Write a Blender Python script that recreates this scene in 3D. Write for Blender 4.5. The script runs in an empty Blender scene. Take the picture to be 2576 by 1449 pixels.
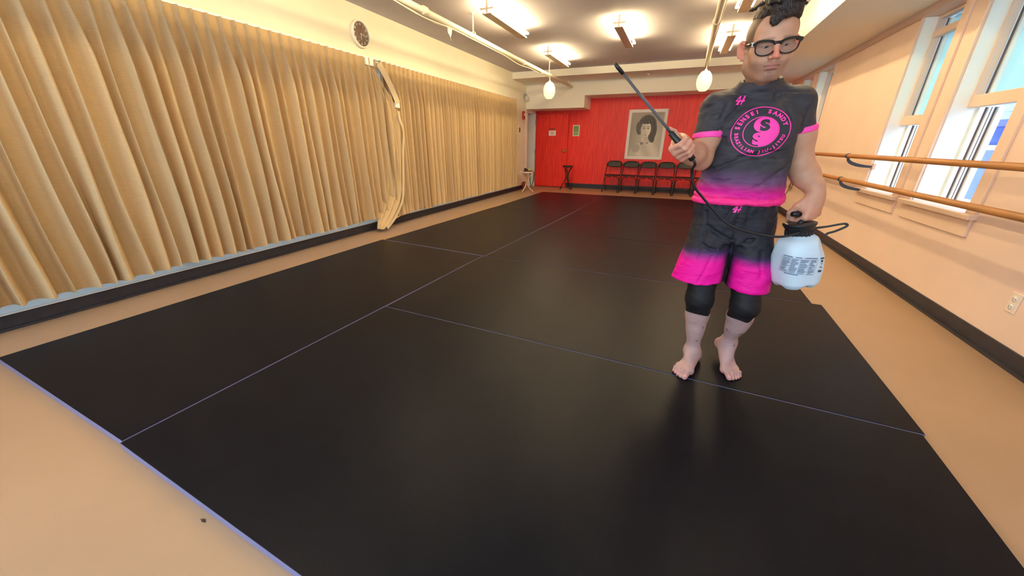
import bpy, bmesh, math, random
import numpy as np
from mathutils import Vector, Matrix
from mathutils.bvhtree import BVHTree

C = bpy.context.scene.collection
SC = bpy.context.scene
PI = math.pi

# ------------------------------------------------------------------ camera
cam_d = bpy.data.cameras.new('camera')
cam = bpy.data.objects.new('camera', cam_d)
C.objects.link(cam)
cam_d.sensor_width = 36.0
cam_d.lens = 909.0 / 2576.0 * 36.0
cam_d.clip_start = 0.05
cam_d.clip_end = 200
# columns: camera right, up, back in world axes
_r = Vector((0.91704636, 0.39872714, 0.00652956))
_f = Vector((-0.36806267, 0.85259495, -0.37096055))
_u = _r.cross(_f)
cam.matrix_world = Matrix(((_r.x, _u.x, -_f.x, 0.0), (_r.y, _u.y, -_f.y, 0.0), (_r.z, _u.z, -_f.z, 1.2), (0, 0, 0, 1)))
SC.camera = cam

# ------------------------------------------------------------------ world and exposure
W = bpy.data.worlds.new('sky'); SC.world = W
W.use_nodes = True
_bg = W.node_tree.nodes['Background']
_bg.inputs[0].default_value = (0.60, 0.79, 1.0, 1)
_bg.inputs[1].default_value = 3.1
SC.view_settings.view_transform = 'Standard'
SC.view_settings.look = 'None'
SC.view_settings.gamma = 1.0
SC.view_settings.use_curve_mapping = False
SC.view_settings.exposure = 0.85
SC.cycles.use_denoising = True
SC.cycles.max_bounces = 10
SC.cycles.diffuse_bounces = 6
SC.cycles.sample_clamp_indirect = 6.0
TUBE = 72.0          # strength of the fluorescent tubes
PEND = 0.65

# ------------------------------------------------------------------ helpers
def lin(r, g, b):
    f = lambda c: (c / 255 / 12.92) if c / 255 <= 0.04045 else ((c / 255 + 0.055) / 1.055) ** 2.4
    return (f(r), f(g), f(b), 1.0)

def mat(name, col, rough=0.6, metal=0.0, noise=0.0, nscale=20.0, bump=0.0, bscale=60.0, spec=0.5, emit=None, estr=0.0,
        trans=0.0, alpha=1.0, sss=0.0, stretch=(1, 1, 1), sheen=0.0):
    m = bpy.data.materials.new(name); m.use_nodes = True
    nt = m.node_tree; b = nt.nodes['Principled BSDF']
    b.inputs['Base Color'].default_value = col
    b.inputs['Roughness'].default_value = rough
    b.inputs['Metallic'].default_value = metal
    b.inputs['Specular IOR Level'].default_value = spec
    b.inputs['Transmission Weight'].default_value = trans
    b.inputs['Alpha'].default_value = alpha
    if sss:
        b.inputs['Subsurface Weight'].default_value = sss
        b.inputs['Subsurface Radius'].default_value = (0.012, 0.005, 0.003)
        b.inputs['Subsurface Scale'].default_value = 1.0
    if sheen: b.inputs['Sheen Weight'].default_value = sheen
    if emit:
        b.inputs['Emission Color'].default_value = emit
        b.inputs['Emission Strength'].default_value = estr
    tc = nt.nodes.new('ShaderNodeTexCoord')
    mp = nt.nodes.new('ShaderNodeMapping'); mp.inputs['Scale'].default_value = stretch
    nt.links.new(tc.outputs['Object'], mp.inputs[0])
    if noise:
        n = nt.nodes.new('ShaderNodeTexNoise'); n.inputs['Scale'].default_value = nscale; n.inputs['Detail'].default_value = 5
        nt.links.new(mp.outputs[0], n.inputs['Vector'])
        r = nt.nodes.new('ShaderNodeValToRGB')
        r.color_ramp.elements[0].position = 0.3; r.color_ramp.elements[1].position = 0.7
        r.color_ramp.elements[0].color = tuple(c * (1 - noise) for c in col[:3]) + (1,)
        r.color_ramp.elements[1].color = tuple(min(1, c * (1 + noise)) for c in col[:3]) + (1,)
        nt.links.new(n.outputs['Fac'], r.inputs[0]); nt.links.new(r.outputs[0], b.inputs['Base Color'])
    if bump:
        n = nt.nodes.new('ShaderNodeTexNoise'); n.inputs['Scale'].default_value = bscale; n.inputs['Detail'].default_value = 4
        nt.links.new(mp.outputs[0], n.inputs['Vector'])
        bp = nt.nodes.new('ShaderNodeBump'); bp.inputs['Strength'].default_value = bump; bp.inputs['Distance'].default_value = 0.01
        nt.links.new(n.outputs['Fac'], bp.inputs['Height']); nt.links.new(bp.outputs[0], b.inputs['Normal'])
    return m

class MB:
    """collects geometry for ONE mesh object"""
    def __init__(s): s.v = []; s.f = []; s.mi = []; s.sm = []
    def add(s, vs, fs, mi=0, smooth=False):
        o = len(s.v); s.v += [tuple(p) for p in vs]
        for f in fs: s.f.append(tuple(i + o for i in f)); s.mi.append(mi); s.sm.append(smooth)
        return s
    def box(s, lo, hi, mi=0, bevel=0.0):
        x0, y0, z0 = lo; x1, y1, z1 = hi
        if bevel <= 0:
            vs = [(x0, y0, z0), (x1, y0, z0), (x1, y1, z0), (x0, y1, z0), (x0, y0, z1), (x1, y0, z1), (x1, y1, z1), (x0, y1, z1)]
            return s.add(vs, [(0, 3, 2, 1), (4, 5, 6, 7), (0, 1, 5, 4), (1, 2, 6, 5), (2, 3, 7, 6), (3, 0, 4, 7)], mi)
        bm = bmesh.new(); bmesh.ops.create_cube(bm, size=1.0)
        for v in bm.verts:
            v.co = Vector(((x0 + x1) / 2 + v.co.x * (x1 - x0), (y0 + y1) / 2 + v.co.y * (y1 - y0), (z0 + z1) / 2 + v.co.z * (z1 - z0)))
        bmesh.ops.bevel(bm, geom=bm.edges[:], offset=bevel, segments=2, affect='EDGES', profile=0.5)
        s.bm(bm, mi); return s
    def bm(s, bm, mi=0, smooth=False):
        bm.verts.ensure_lookup_table(); bm.verts.index_update()
        s.add([v.co[:] for v in bm.verts], [[v.index for v in f.verts] for f in bm.faces], mi, smooth); bm.free(); return s
    def tube(s, pts, r, n=10, mi=0, cap=True, closed=False):
        pts = [Vector(p) for p in pts]; rs = r if isinstance(r, (list, tuple)) else [r] * len(pts)
        N = len(pts); vs = []; fs = []
        t0 = (pts[1] - pts[0]).normalized()
        up = Vector((0, 0, 1)) if abs(t0.z) < 0.9 else Vector((1, 0, 0))
        u = t0.cross(up).normalized()
        for i, p in enumerate(pts):
            if closed: t = (pts[(i + 1) % N] - pts[i - 1]).normalized()
            else: t = (pts[min(i + 1, N - 1)] - pts[max(i - 1, 0)]).normalized()
            u = (u - t * u.dot(t)).normalized(); w = t.cross(u)
            for k in range(n):
                a = 2 * PI * k / n
                vs.append(p + (u * math.cos(a) + w * math.sin(a)) * rs[i])
        for i in range(N if closed else N - 1):
            j = (i + 1) % N
            for k in range(n):
                fs.append((i * n + k, i * n + (k + 1) % n, j * n + (k + 1) % n, j * n + k))
        if cap and not closed:
            fs.append(tuple(range(n - 1, -1, -1))); fs.append(tuple((N - 1) * n + k for k in range(n)))
        return s.add(vs, fs, mi, True)
    def lathe(s, prof, n=24, c=(0, 0, 0), mi=0, axis='z', sx=1, sy=1):
        vs = []; fs = []
        for (r, z) in prof:
            for k in range(n):
                a = 2 * PI * k / n; x, y = r * math.cos(a) * sx, r * math.sin(a) * sy
                p = {'z': (x, y, z), 'x': (z, x, y), 'y': (x, z, y)}[axis]
                vs.append((p[0] + c[0], p[1] + c[1], p[2] + c[2]))
        for i in range(len(prof) - 1):
            for k in range(n):
                fs.append((i * n + k, i * n + (k + 1) % n, (i + 1) * n + (k + 1) % n, (i + 1) * n + k))
        fs.append(tuple(range(n - 1, -1, -1))); fs.append(tuple((len(prof) - 1) * n + k for k in range(n)))
        return s.add(vs, fs, mi, True)
    def prism(s, outline, axis, a, b, mi=0):
        """outline in the two other axes, extruded along axis from a to b"""
        def P(p, t): return {'x': (t, p[0], p[1]), 'y': (p[0], t, p[1]), 'z': (p[0], p[1], t)}[axis]
        n = len(outline)
        vs = [P(p, a) for p in outline] + [P(p, b) for p in outline]
        fs = [tuple(range(n - 1, -1, -1)), tuple(range(n, 2 * n))] + [(i, (i + 1) % n, n + (i + 1) % n, n + i) for i in range(n)]
        return s.add(vs, fs, mi)
    def build(s, name, mats, parent=None, loc=None):
        me = bpy.data.meshes.new(name); me.from_pydata(s.v, [], s.f); me.validate(); me.update()
        if not isinstance(mats, (list, tuple)): mats = [mats]
        for m in mats: me.materials.append(m)
        if len(me.polygons) == len(s.f):
            me.polygons.foreach_set('material_index', s.mi); me.polygons.foreach_set('use_smooth', s.sm)
        bm = bmesh.new(); bm.from_mesh(me); bmesh.ops.recalc_face_normals(bm, faces=bm.faces); bm.to_mesh(me); bm.free()
        o = bpy.data.objects.new(name, me); C.objects.link(o)
        if parent: o.parent = parent
        if loc: o.location = loc
        if any(s.sm):
            try:
                md = o.modifiers.new('ws', 'WEIGHTED_NORMAL'); o.modifiers.remove(md)
            except Exception: pass
        return o

def tag(o, label=None, cat=None, group=None, kind=None):
    if label: o['label'] = label
    if cat: o['category'] = cat
    if group: o['group'] = group
    if kind: o['kind'] = kind
    return o
def empty(name, loc, rz=0.0):
    o = bpy.data.objects.new(name, None); C.objects.link(o); o.location = loc; o.rotation_euler = (0, 0, rz)
    o.empty_display_size = 0.1
    return o
def struct(name, mb, m, parent=None):
    o = mb.build(name, m, parent)
    if not parent: o['kind'] = 'structure'
    return o
def dup(root, loc, rz=None, label=None):
    r = root.copy(); C.objects.link(r); r.location = loc
    if rz is not None: r.rotation_euler = (0, 0, rz)
    if label: r['label'] = label
    for ch in list(root.children):
        c = ch.copy(); C.objects.link(c); c.parent = r
        for g in list(ch.children):
            d = g.copy(); C.objects.link(d); d.parent = c
    return r
def text_mesh(txt, size, depth=0.001, bold=0.0):
    """outline geometry of built-in lettering as (verts, faces) in the xy plane"""
    cu = bpy.data.curves.new('lettering', 'FONT'); cu.body = txt; cu.size = size; cu.align_x = 'CENTER'; cu.align_y = 'CENTER'
    cu.extrude = depth; cu.offset = bold; cu.resolution_u = 3
    o = bpy.data.objects.new('lettering', cu); C.objects.link(o)
    dg = bpy.context.evaluated_depsgraph_get(); dg.update()
    me = bpy.data.meshes.new_from_object(o.evaluated_get(dg))
    vs = [v.co.copy() for v in me.vertices]; fs = [tuple(p.vertices) for p in me.polygons]
    bpy.data.objects.remove(o); bpy.data.curves.remove(cu); bpy.data.meshes.remove(me)
    return vs, fs

# ------------------------------------------------------------------ materials
M_wall = mat('plaster_white', (0.82, 0.79, 0.62, 1), 0.75, noise=0.02, nscale=3, bump=0.06, bscale=90)
M_wallR = mat('plaster_peach', (0.80, 0.61, 0.50, 1), 0.7, noise=0.03, nscale=2.5, bump=0.06, bscale=80)
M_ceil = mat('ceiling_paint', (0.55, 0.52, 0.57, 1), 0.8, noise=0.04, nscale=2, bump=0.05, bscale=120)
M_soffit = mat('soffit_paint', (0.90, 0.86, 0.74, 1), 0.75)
M_floor = mat('vinyl_floor', (0.365, 0.24, 0.148, 1), 0.40, noise=0.06, nscale=1.3, bump=0.03, bscale=200)
M_base = mat('rubber_baseboard', lin(40, 40, 48), 0.5, noise=0.2, nscale=12, bump=0.1, bscale=50)
M_trim = mat('trim_paint', (0.80, 0.60, 0.47, 1), 0.5)
M_white = mat('white_gloss_paint', (0.85, 0.84, 0.80, 1), 0.4)
M_black = mat('black_plastic', lin(28, 28, 30), 0.4, bump=0.05)
M_blackm = mat('black_metal', lin(32, 30, 32), 0.35, spec=0.5)
M_grey = mat('grey_metal', (0.45, 0.45, 0.45, 1), 0.35, metal=0.8)
M_brass = mat('brass', (0.85, 0.62, 0.22, 1), 0.25, metal=1.0)
M_glass = mat('window_glass', (0.9, 0.97, 1, 1), 0.02, trans=1.0, alpha=0.12)

def red_material():
    m = mat('red_stained_plywood', lin(205, 42, 34), 0.45)
    nt = m.node_tree; b = nt.nodes['Principled BSDF']
    tc = nt.nodes.new('ShaderNodeTexCoord'); mp = nt.nodes.new('ShaderNodeMapping'); mp.inputs['Scale'].default_value = (14, 14, 1.2)
    mp.inputs['Rotation'].default_value = (0, 0.06, 0)
    n = nt.nodes.new('ShaderNodeTexNoise'); n.inputs['Scale'].default_value = 2.2; n.inputs['Detail'].default_value = 6; n.inputs['Roughness'].default_value = 0.6
    n2 = nt.nodes.new('ShaderNodeTexNoise'); n2.inputs['Scale'].default_value = 0.8
    mix = nt.nodes.new('ShaderNodeMath'); mix.operation = 'ADD'
    nt.links.new(tc.outputs['Object'], mp.inputs[0]); nt.links.new(mp.outputs[0], n.inputs['Vector']); nt.links.new(tc.outputs['Object'], n2.inputs['Vector'])
    r = nt.nodes.new('ShaderNodeValToRGB')
    r.color_ramp.elements[0].position = 0.35; r.color_ramp.elements[0].color = lin(224, 24, 12)
    r.color_ramp.elements[1].position = 0.72; r.color_ramp.elements[1].color = lin(248, 62, 34)
    nt.links.new(n.outputs['Fac'], r.inputs[0]); nt.links.new(r.outputs[0], b.inputs['Base Color'])
    return m
M_red = red_material()

# ------------------------------------------------------------------ room shell
XL, XR, YF, YN, ZC = -4.0, 1.95, 10.9, -1.6, 2.8
struct('floor', MB().box((XL - 1.5, YN - 0.2, -0.12), (XR + 0.3, YF + 0.3, 0.0)), M_floor)
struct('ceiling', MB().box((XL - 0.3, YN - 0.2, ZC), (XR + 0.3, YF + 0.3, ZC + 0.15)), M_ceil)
# left wall: solid, with one long glazed strip hidden by the curtains and a doorway by the far corner
m = MB()
m.box((XL - 0.22, YN, 0), (XL, 10.22, 0.104)); m.box((XL - 0.22, YN, 2.14), (XL, 10.22, ZC))
m.box((XL - 0.22, 9.15, 0.10), (XL, 10.22, 2.14)); m.box((XL - 0.22, YN, 0.10), (XL, -0.6, 2.14))
m.box((XL - 0.22, 10.22, 2.0), (XL, YF, ZC)); m.box((XL - 0.22, 10.80, 0), (XL, YF, 2.0))
for yy in (1.8, 4.3, 6.7): m.box((XL - 0.22, yy - 0.05, 0.10), (XL - 0.1, yy + 0.05, 2.14))
struct('wall_left', m, M_wall)
struct('window_5', MB().box((XL - 0.03, -0.6, 0.104), (XL - 0.024, 9.15, 2.14)), mat('sky_dimming_glass', (0.55, 0.62, 0.68, 1), 0.5, alpha=0.78))  # pane colour and opacity are set to dim the sky behind it
struct('trim_6', MB().box((XL - 0.022, -0.6, 0.104), (XL + 0.010, 9.15, 0.112)), M_white)
# far wall: red plywood
struct('wall_back', MB().box((XL - 1.5, YF, 0), (XR + 0.3, YF + 0.15, ZC)), M_red)
struct('wall_front', MB().box((XL - 0.2, YN - 0.15, 0), (XR + 0.2, YN, 0.5)).box((XL - 0.2, YN - 0.15, 2.5), (XR + 0.2, YN, ZC))
       .box((XL - 0.2, YN - 0.15, 0.5), (-3.4, YN, 2.5)).box((1.4, YN - 0.15, 0.5), (XR + 0.2, YN, 2.5)).box((-1.1, YN - 0.15, 0.5), (-0.9, YN, 2.5)), M_wall)  # unseen wall, its wide openings added for cool frontal light
# dropped beam and bulkhead at the far end, soffit along the right wall
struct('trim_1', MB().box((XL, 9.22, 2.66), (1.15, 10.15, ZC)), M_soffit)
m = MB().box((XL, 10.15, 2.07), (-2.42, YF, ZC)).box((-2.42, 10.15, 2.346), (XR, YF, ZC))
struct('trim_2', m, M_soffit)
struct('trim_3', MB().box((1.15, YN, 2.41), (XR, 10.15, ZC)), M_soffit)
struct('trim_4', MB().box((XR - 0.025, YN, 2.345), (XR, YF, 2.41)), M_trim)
# hallway seen through the doorway
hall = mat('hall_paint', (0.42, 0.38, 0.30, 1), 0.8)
struct('ceiling_hall', MB().box((-5.4, 9.5, ZC), (XL - 0.3, YF, ZC + 0.1)), hall)
struct('wall_hall', MB().box((-5.4, 9.6, 0), (-5.3, YF, ZC)).box((-5.4, 9.5, 0), (XL - 0.22, 9.6, ZC)), hall)

# right wall with window openings
WIN = [(-0.9, -0.2), (0.15, 0.85), (3.67, 4.40), (4.72, 5.38), (7.66, 8.40), (8.66, 9.30)]  # first two openings are unseen, added to let in daylight
ZB, ZT = 0.76, 2.345
m = MB(); T = 0.30
m.box((XR, YN, 0), (XR + T, YF, ZB)); m.box((XR, YN, ZT), (XR + T, YF, ZC))
ys = [YN] + [v for w in WIN for v in w] + [YF]
for i in range(0, len(ys), 2): m.box((XR, ys[i], ZB), (XR + T, ys[i + 1], ZT))
struct('wall_right', m, M_wallR)
M_jamb = mat('window_jamb_paint', (0.88, 0.93, 0.88, 1), 0.45)
M_skytint = mat('sky_tinted_glass', (0.35, 0.78, 0.88, 1), 0.3, alpha=0.58)  # cyan of the bright sky is put into the upper pane colour
M_dark = mat('dark_strip', lin(95, 80, 85), 0.6)  # dark strips in place of the grooves along the jamb
for k, (a, b) in enumerate(WIN):
    zm = 1.40 if k % 2 else 1.49      # height of the middle bar
    root = empty('window_%d' % (k + 1) if k < 4 else 'window_%d' % (k + 3), (XR, (a + b) / 2, ZB)); root['kind'] = 'structure'
    o = Vector((XR, (a + b) / 2, ZB))
    def L(lo, hi): return (lo[0] - o.x, lo[1] - o.y, lo[2] - o.z), (hi[0] - o.x, hi[1] - o.y, hi[2] - o.z)
    fr = MB()
    X0, X1 = 2.05, 2.10
    fr.box(*L((X0, a, ZB), (X1, a + 0.035, ZT)), bevel=0.002); fr.box(*L((X0, b - 0.03, zm), (X1, b - 0.003, ZT)), bevel=0.002)
    fr.box(*L((X0 - 0.003, a - 0.002, zm - 0.002), (X1 + 0.002, b - 0.001, zm + 0.085)), bevel=0.003)
    if k % 2: fr.box(*L((X0 - 0.003, a - 0.002, 2.165), (X1 + 0.002, b - 0.001, 2.225)), bevel=0.003)
    else: fr.box(*L((X0 + 0.03, a + 0.22, zm + 0.08), (X1 + 0.02, a + 0.26, ZT)), bevel=0.003)
    fr.box(*L((X0 - 0.003, a - 0.002, ZT - 0.03), (X1 + 0.002, b - 0.001, ZT + 0.004)), bevel=0.003)
    fr.build('window_frame', M_trim, root)
    jb = MB()                                    # painted jamb liners and the tracks of the lower sash
    jb.box(*L((XR + 0.004, b - 0.007, ZB + 0.006), (XR + T, b + 0.01, ZT - 0.002)), mi=0)
    jb.box(*L((2.11, b - 0.035, ZB), (2.14, b - 0.003, zm)), mi=0); jb.box(*L((2.155, b - 0.05, ZB), (2.185, b - 0.003, zm)), mi=0)
    jb.box(*L((2.20, b - 0.07, ZB), (2.235, b - 0.003, zm)), mi=0)
    jb.box(*L((2.141, b - 0.032, ZB + .006), (2.154, b - 0.003, zm)), mi=1); jb.box(*L((2.186, b - 0.046, ZB + .006), (2.199, b - 0.003, zm)), mi=1); jb.box(*L((2.168, b - 0.0515, ZB + .006), (2.173, b - 0.003, zm)), mi=1)
    jb.box(*L((2.105, b - 0.040, zm + 0.086), (2.115, b - 0.032, ZT - 0.03)), mi=1)
    jb.box(*L((2.12, b - 0.055, zm + 0.086), (2.15, b - 0.03, ZT - 0.03)), mi=0)
    jb.box(*L((2.13, a + 0.03, zm + 0.085), (2.16, a + 0.07, ZT - 0.03)), mi=0)
    jb.build('window_jamb', [M_jamb, M_dark], root)
    gl = MB().box(*L((2.145, a + 0.02, zm + 0.06), (2.149, b - 0.03, ZT - 0.02)))
    gl.build('window_pane', M_skytint, root)
    gl = MB().box(*L((2.225, a, ZB), (2.229, b, zm + 0.06)))
    gl.build('window_pane', M_glass, root)
    sl = MB().box(*L((XR - 0.055, a - 0.115, ZB - 0.035), (XR + 0.29, b + 0.115, ZB + 0.005)), bevel=0.008)
    sl.box(*L((XR - 0.02, a - 0.09, ZB - 0.155), (XR, b + 0.09, ZB - 0.03)), bevel=0.004)
    sl.build('window_sill', M_trim, root)
    ca = MB()                                    # flat casing boards
    ca.box(*L((XR - 0.018, a - 0.10, ZB), (XR, a, ZT)), bevel=0.003)
    ca.box(*L((XR - 0.018, b, ZB), (XR, b + 0.025, ZT)), bevel=0.003)
    ca.build('window_casing', M_trim, root)

# doorway casing, the red door folded back against the far wall
m = MB()
m.box((XL - 0.22, 10.20, 0), (XL + 0.015, 10.25, 2.03)); m.box((XL - 0.22, 10.20, 1.99), (XL + 0.015, YF - 0.02, 2.05))
m.box((XL - 0.22, 10.78, 0), (XL + 0.05, YF - 0.005, 1.995))
m.box((XL, 10.14, 0), (XL + 0.012, 10.205, 2.07))
struct('trim_5', m, M_white)
door = MB().box((-3.93, 10.80, 0.015), (-2.985, 10.842, 1.985), bevel=0.002).build('door_1', M_red); door['kind'] = 'structure'
for z in (0.22, 1.0, 1.78):
    MB().box((-3.955, 10.78, z - 0.05), (-3.925, 10.80, z + 0.05)).tube([(-3.945, 10.775, z - 0.055), (-3.945, 10.775, z + 0.055)], 0.009).build('door_hinge', M_grey, door)
MB().lathe([(0.0, 0.0), (0.040, 0.0), (0.041, 0.009), (0.017, 0.014), (0.015, 0.035), (0.032, 0.046), (0.039, 0.066), (0.034, 0.082), (0.0, 0.088)], 20,
           axis='y').build('door_handle', M_brass, door, (-3.06, 10.80, 1.02)).rotation_euler = (0, 0, PI)
MB().box((-3.0, 10.797, 0.96), (-2.986, 10.81, 1.08)).build('strike_plate', M_brass, door)

# baseboards
m = MB().box((XL, YN, 0.0), (XL + 0.012, 10.14, 0.100)).box((XL, YN, 0.0), (XL + 0.028, 10.14, 0.02))
struct('baseboard_left', m, M_base)
m = MB().box((-2.98, YF - 0.014, 0.0), (XR, YF, 0.125))
struct('baseboard_back', m, M_base)
m = MB().box((XR - 0.012, YN, 0.0), (XR, YF, 0.105)).box((XR - 0.03, YN, 0.0), (XR, YF, 0.02))
struct('baseboard_right', m, M_base)

# the neighbouring house outside the right windows
M_siding = mat('blue_siding', lin(70, 110, 205), 0.7)
M_shingle = mat('roof_shingle', lin(140, 165, 175), 0.8, noise=0.2, nscale=8)
M_hwhite = mat('house_trim', (0.8, 0.85, 0.9, 1), 0.6)
hs = empty('neighbour_house', (4.9, 10, 0))
m = MB().box((-0.0, -9, -1.0), (3.0, 5, 1.62))
for i in range(16): m.box((-0.012, -9, -0.9 + i * 0.155), (0.0, 5, -0.765 + i * 0.155))
m.build('siding_wall', M_siding, hs)
m = MB()
for i in range(9): m.add([(-0.35 + i * 0.22, -9.4, 1.60 + i * 0.14), (-0.35 + i * 0.22, 5.4, 1.60 + i * 0.14), (-0.09 + i * 0.22, 5.4, 1.75 + i * 0.14), (-0.09 + i * 0.22, -9.4, 1.75 + i * 0.14),
    (-0.35 + i * 0.22, -9.4, 1.57 + i * 0.14), (-0.35 + i * 0.22, 5.4, 1.57 + i * 0.14), (-0.09 + i * 0.22, 5.4, 1.72 + i * 0.14), (-0.09 + i * 0.22, -9.4, 1.72 + i * 0.14)],
    [(0, 1, 2, 3), (7, 6, 5, 4), (0, 4, 5, 1), (1, 5, 6, 2), (2, 6, 7, 3), (3, 7, 4, 0)])
m.build('shingle_roof', M_shingle, hs)
MB().box((-0.38, -9.4, 1.50), (-0.34, 5.4, 1.60)).box((-0.34, -9.4, 1.50), (0, 5.4, 1.53)).build('eave', mat('eave_paint', lin(90, 100, 190), 0.6), hs)
for yy in (-1.3, 1.9):
    wf = MB().box((-0.05, yy, 0.25), (0.0, yy + 0.9, 0.33)).box((-0.05, yy, 1.15), (0.0, yy + 0.9, 1.23)).box((-0.05, yy, 0.25), (0, yy + 0.08, 1.23)).box((-0.05, yy + 0.82, 0.25), (0, yy + 0.9, 1.23)).build('house_window', M_hwhite, hs)
    MB().box((-0.02, yy + 0.08, 0.33), (-0.015, yy + 0.82, 1.15)).build('pane', mat('dark_glass', lin(70, 100, 170), 0.2), wf)
tag(hs, 'pale blue neighbouring house with a shingle roof, seen through the windows on the right', 'house')
struct('ground', MB().box((XR + 0.3, -12, -1.1), (30, 30, -1.0)), mat('outside_ground', (0.35, 0.36, 0.35, 1), 0.9))

# ------------------------------------------------------------------ exercise mats
M_vinyl = mat('mat_vinyl', lin(18, 19, 25), 0.34, noise=0.10, nscale=9, bump=0.10, bscale=260, spec=0.5); M_vinyl.node_tree.nodes['Principled BSDF'].inputs['IOR'].default_value = 1.17
M_foam = mat('mat_foam', lin(128, 124, 160), 0.85, bump=0.1, bscale=150)
MATS = [
    ([(-3.42, .455), (-1.955, .42), (-1.845, 3.425), (-3.36, 3.54)], 'black exercise mat at the near corner on the curtain side of the floor'),
    ([(-1.947, .412), (1.09, .29), (1.160, 1.835), (-1.888, 1.925)], 'black exercise mat laid crosswise along the open front edge, in front of the bare feet'),
    ([(-1.884, 1.932), (1.172, 1.843), (1.212, 3.355), (-1.836, 3.43)], 'black exercise mat that the barefoot person is standing on'),
    ([(-3.33, 3.556), (-1.822, 3.440), (-1.632, 6.475), (-3.20, 6.50)], 'black exercise mat beside the trailing curtain corner, middle of three by the curtains'),
    ([(-3.185, 6.512), (-1.628, 6.487), (-1.580, 9.255), (-3.13, 9.235)], 'black exercise mat at the far end nearest the white side table'),
    ([(-1.812, 3.440), (1.150, 3.368), (1.162, 4.855), (-1.722, 4.895)], 'black exercise mat directly behind the one with the bare feet'),
    ([(-1.714, 4.905), (1.164, 4.863), (1.172, 6.345), (-1.626, 6.395)], 'black exercise mat, third from the row of folding chairs'),
    ([(-1.618, 6.405), (1.174, 6.353), (1.180, 7.835), (-1.602, 7.860)], 'black exercise mat, second from the row of folding chairs'),
    ([(-1.600, 7.870), (1.182, 7.843), (1.188, 9.325), (-1.572, 9.270)], 'black exercise mat nearest the row of folding chairs'),
]
for q, lab in MATS:
    c = Vector((sum(p[0] for p in q) / 4, sum(p[1] for p in q) / 4, 0))
    def ring(ins, z): 
        out = []
        for p in q:
            d = Vector((p[0], p[1], 0)) - c; s_ = 1 - ins / max(abs(d.x), abs(d.y))
            out.append((d.x * s_, d.y * s_, z))
        return out
    b = MB(); v = ring(0.0010, 0.0) + ring(0.0010, 0.0335)
    b.add(v, [(3, 2, 1, 0), (4, 5, 6, 7)] + [(i, (i + 1) % 4, 4 + (i + 1) % 4, 4 + i) for i in range(4)])
    base = b.build('exercise_mat', M_foam, None, c)
    tag(base, lab, 'mat', 'exercise mats on the floor')
    b = MB(); v = ring(0.0025, 0.0336) + ring(0.0025, 0.0350) + ring(0.0045, 0.0365)
    b.add(v, [(3, 2, 1, 0), (8, 9, 10, 11)] + [(k + i, k + (i + 1) % 4, k + 4 + (i + 1) % 4, k + 4 + i) for k in (0, 4) for i in range(4)])
    b.build('vinyl_cover', M_vinyl, base)['label'] = 'black textured top cover'

# ------------------------------------------------------------------ curtains
def curtain_material():
    m = mat('linen_curtain', (0.62, 0.47, 0.27, 1), 0.85, spec=0.2)
    nt = m.node_tree; b = nt.nodes['Principled BSDF']
    tc = nt.nodes.new('ShaderNodeTexCoord'); mp = nt.nodes.new('ShaderNodeMapping'); mp.inputs['Scale'].default_value = (6, 6, 140)
    n = nt.nodes.new('ShaderNodeTexNoise'); n.inputs['Scale'].default_value = 3; n.inputs['Detail'].default_value = 4
    nt.links.new(tc.outputs['Object'], mp.inputs[0]); nt.links.new(mp.outputs[0], n.inputs['Vector'])
    r = nt.nodes.new('ShaderNodeValToRGB')
    r.color_ramp.elements[0].position = 0.3; r.color_ramp.elements[0].color = (0.52, 0.375, 0.200, 1)
    r.color_ramp.elements[1].position = 0.7; r.color_ramp.elements[1].color = (0.60, 0.440, 0.245, 1)
    nt.links.new(n.outputs['Fac'], r.inputs[0]); nt.links.new(r.outputs[0], b.inputs['Base Color'])
    bp = nt.nodes.new('ShaderNodeBump'); bp.inputs['Strength'].default_value = 0.08; bp.inputs['Distance'].default_value = 0.002
    nt.links.new(n.outputs['Fac'], bp.inputs['Height']); nt.links.new(bp.outputs[0], b.inputs['Normal'])
    return m
M_curt = curtain_material()
M_hem = mat('curtain_lining', (0.64, 0.52, 0.34, 1), 0.85)

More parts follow.
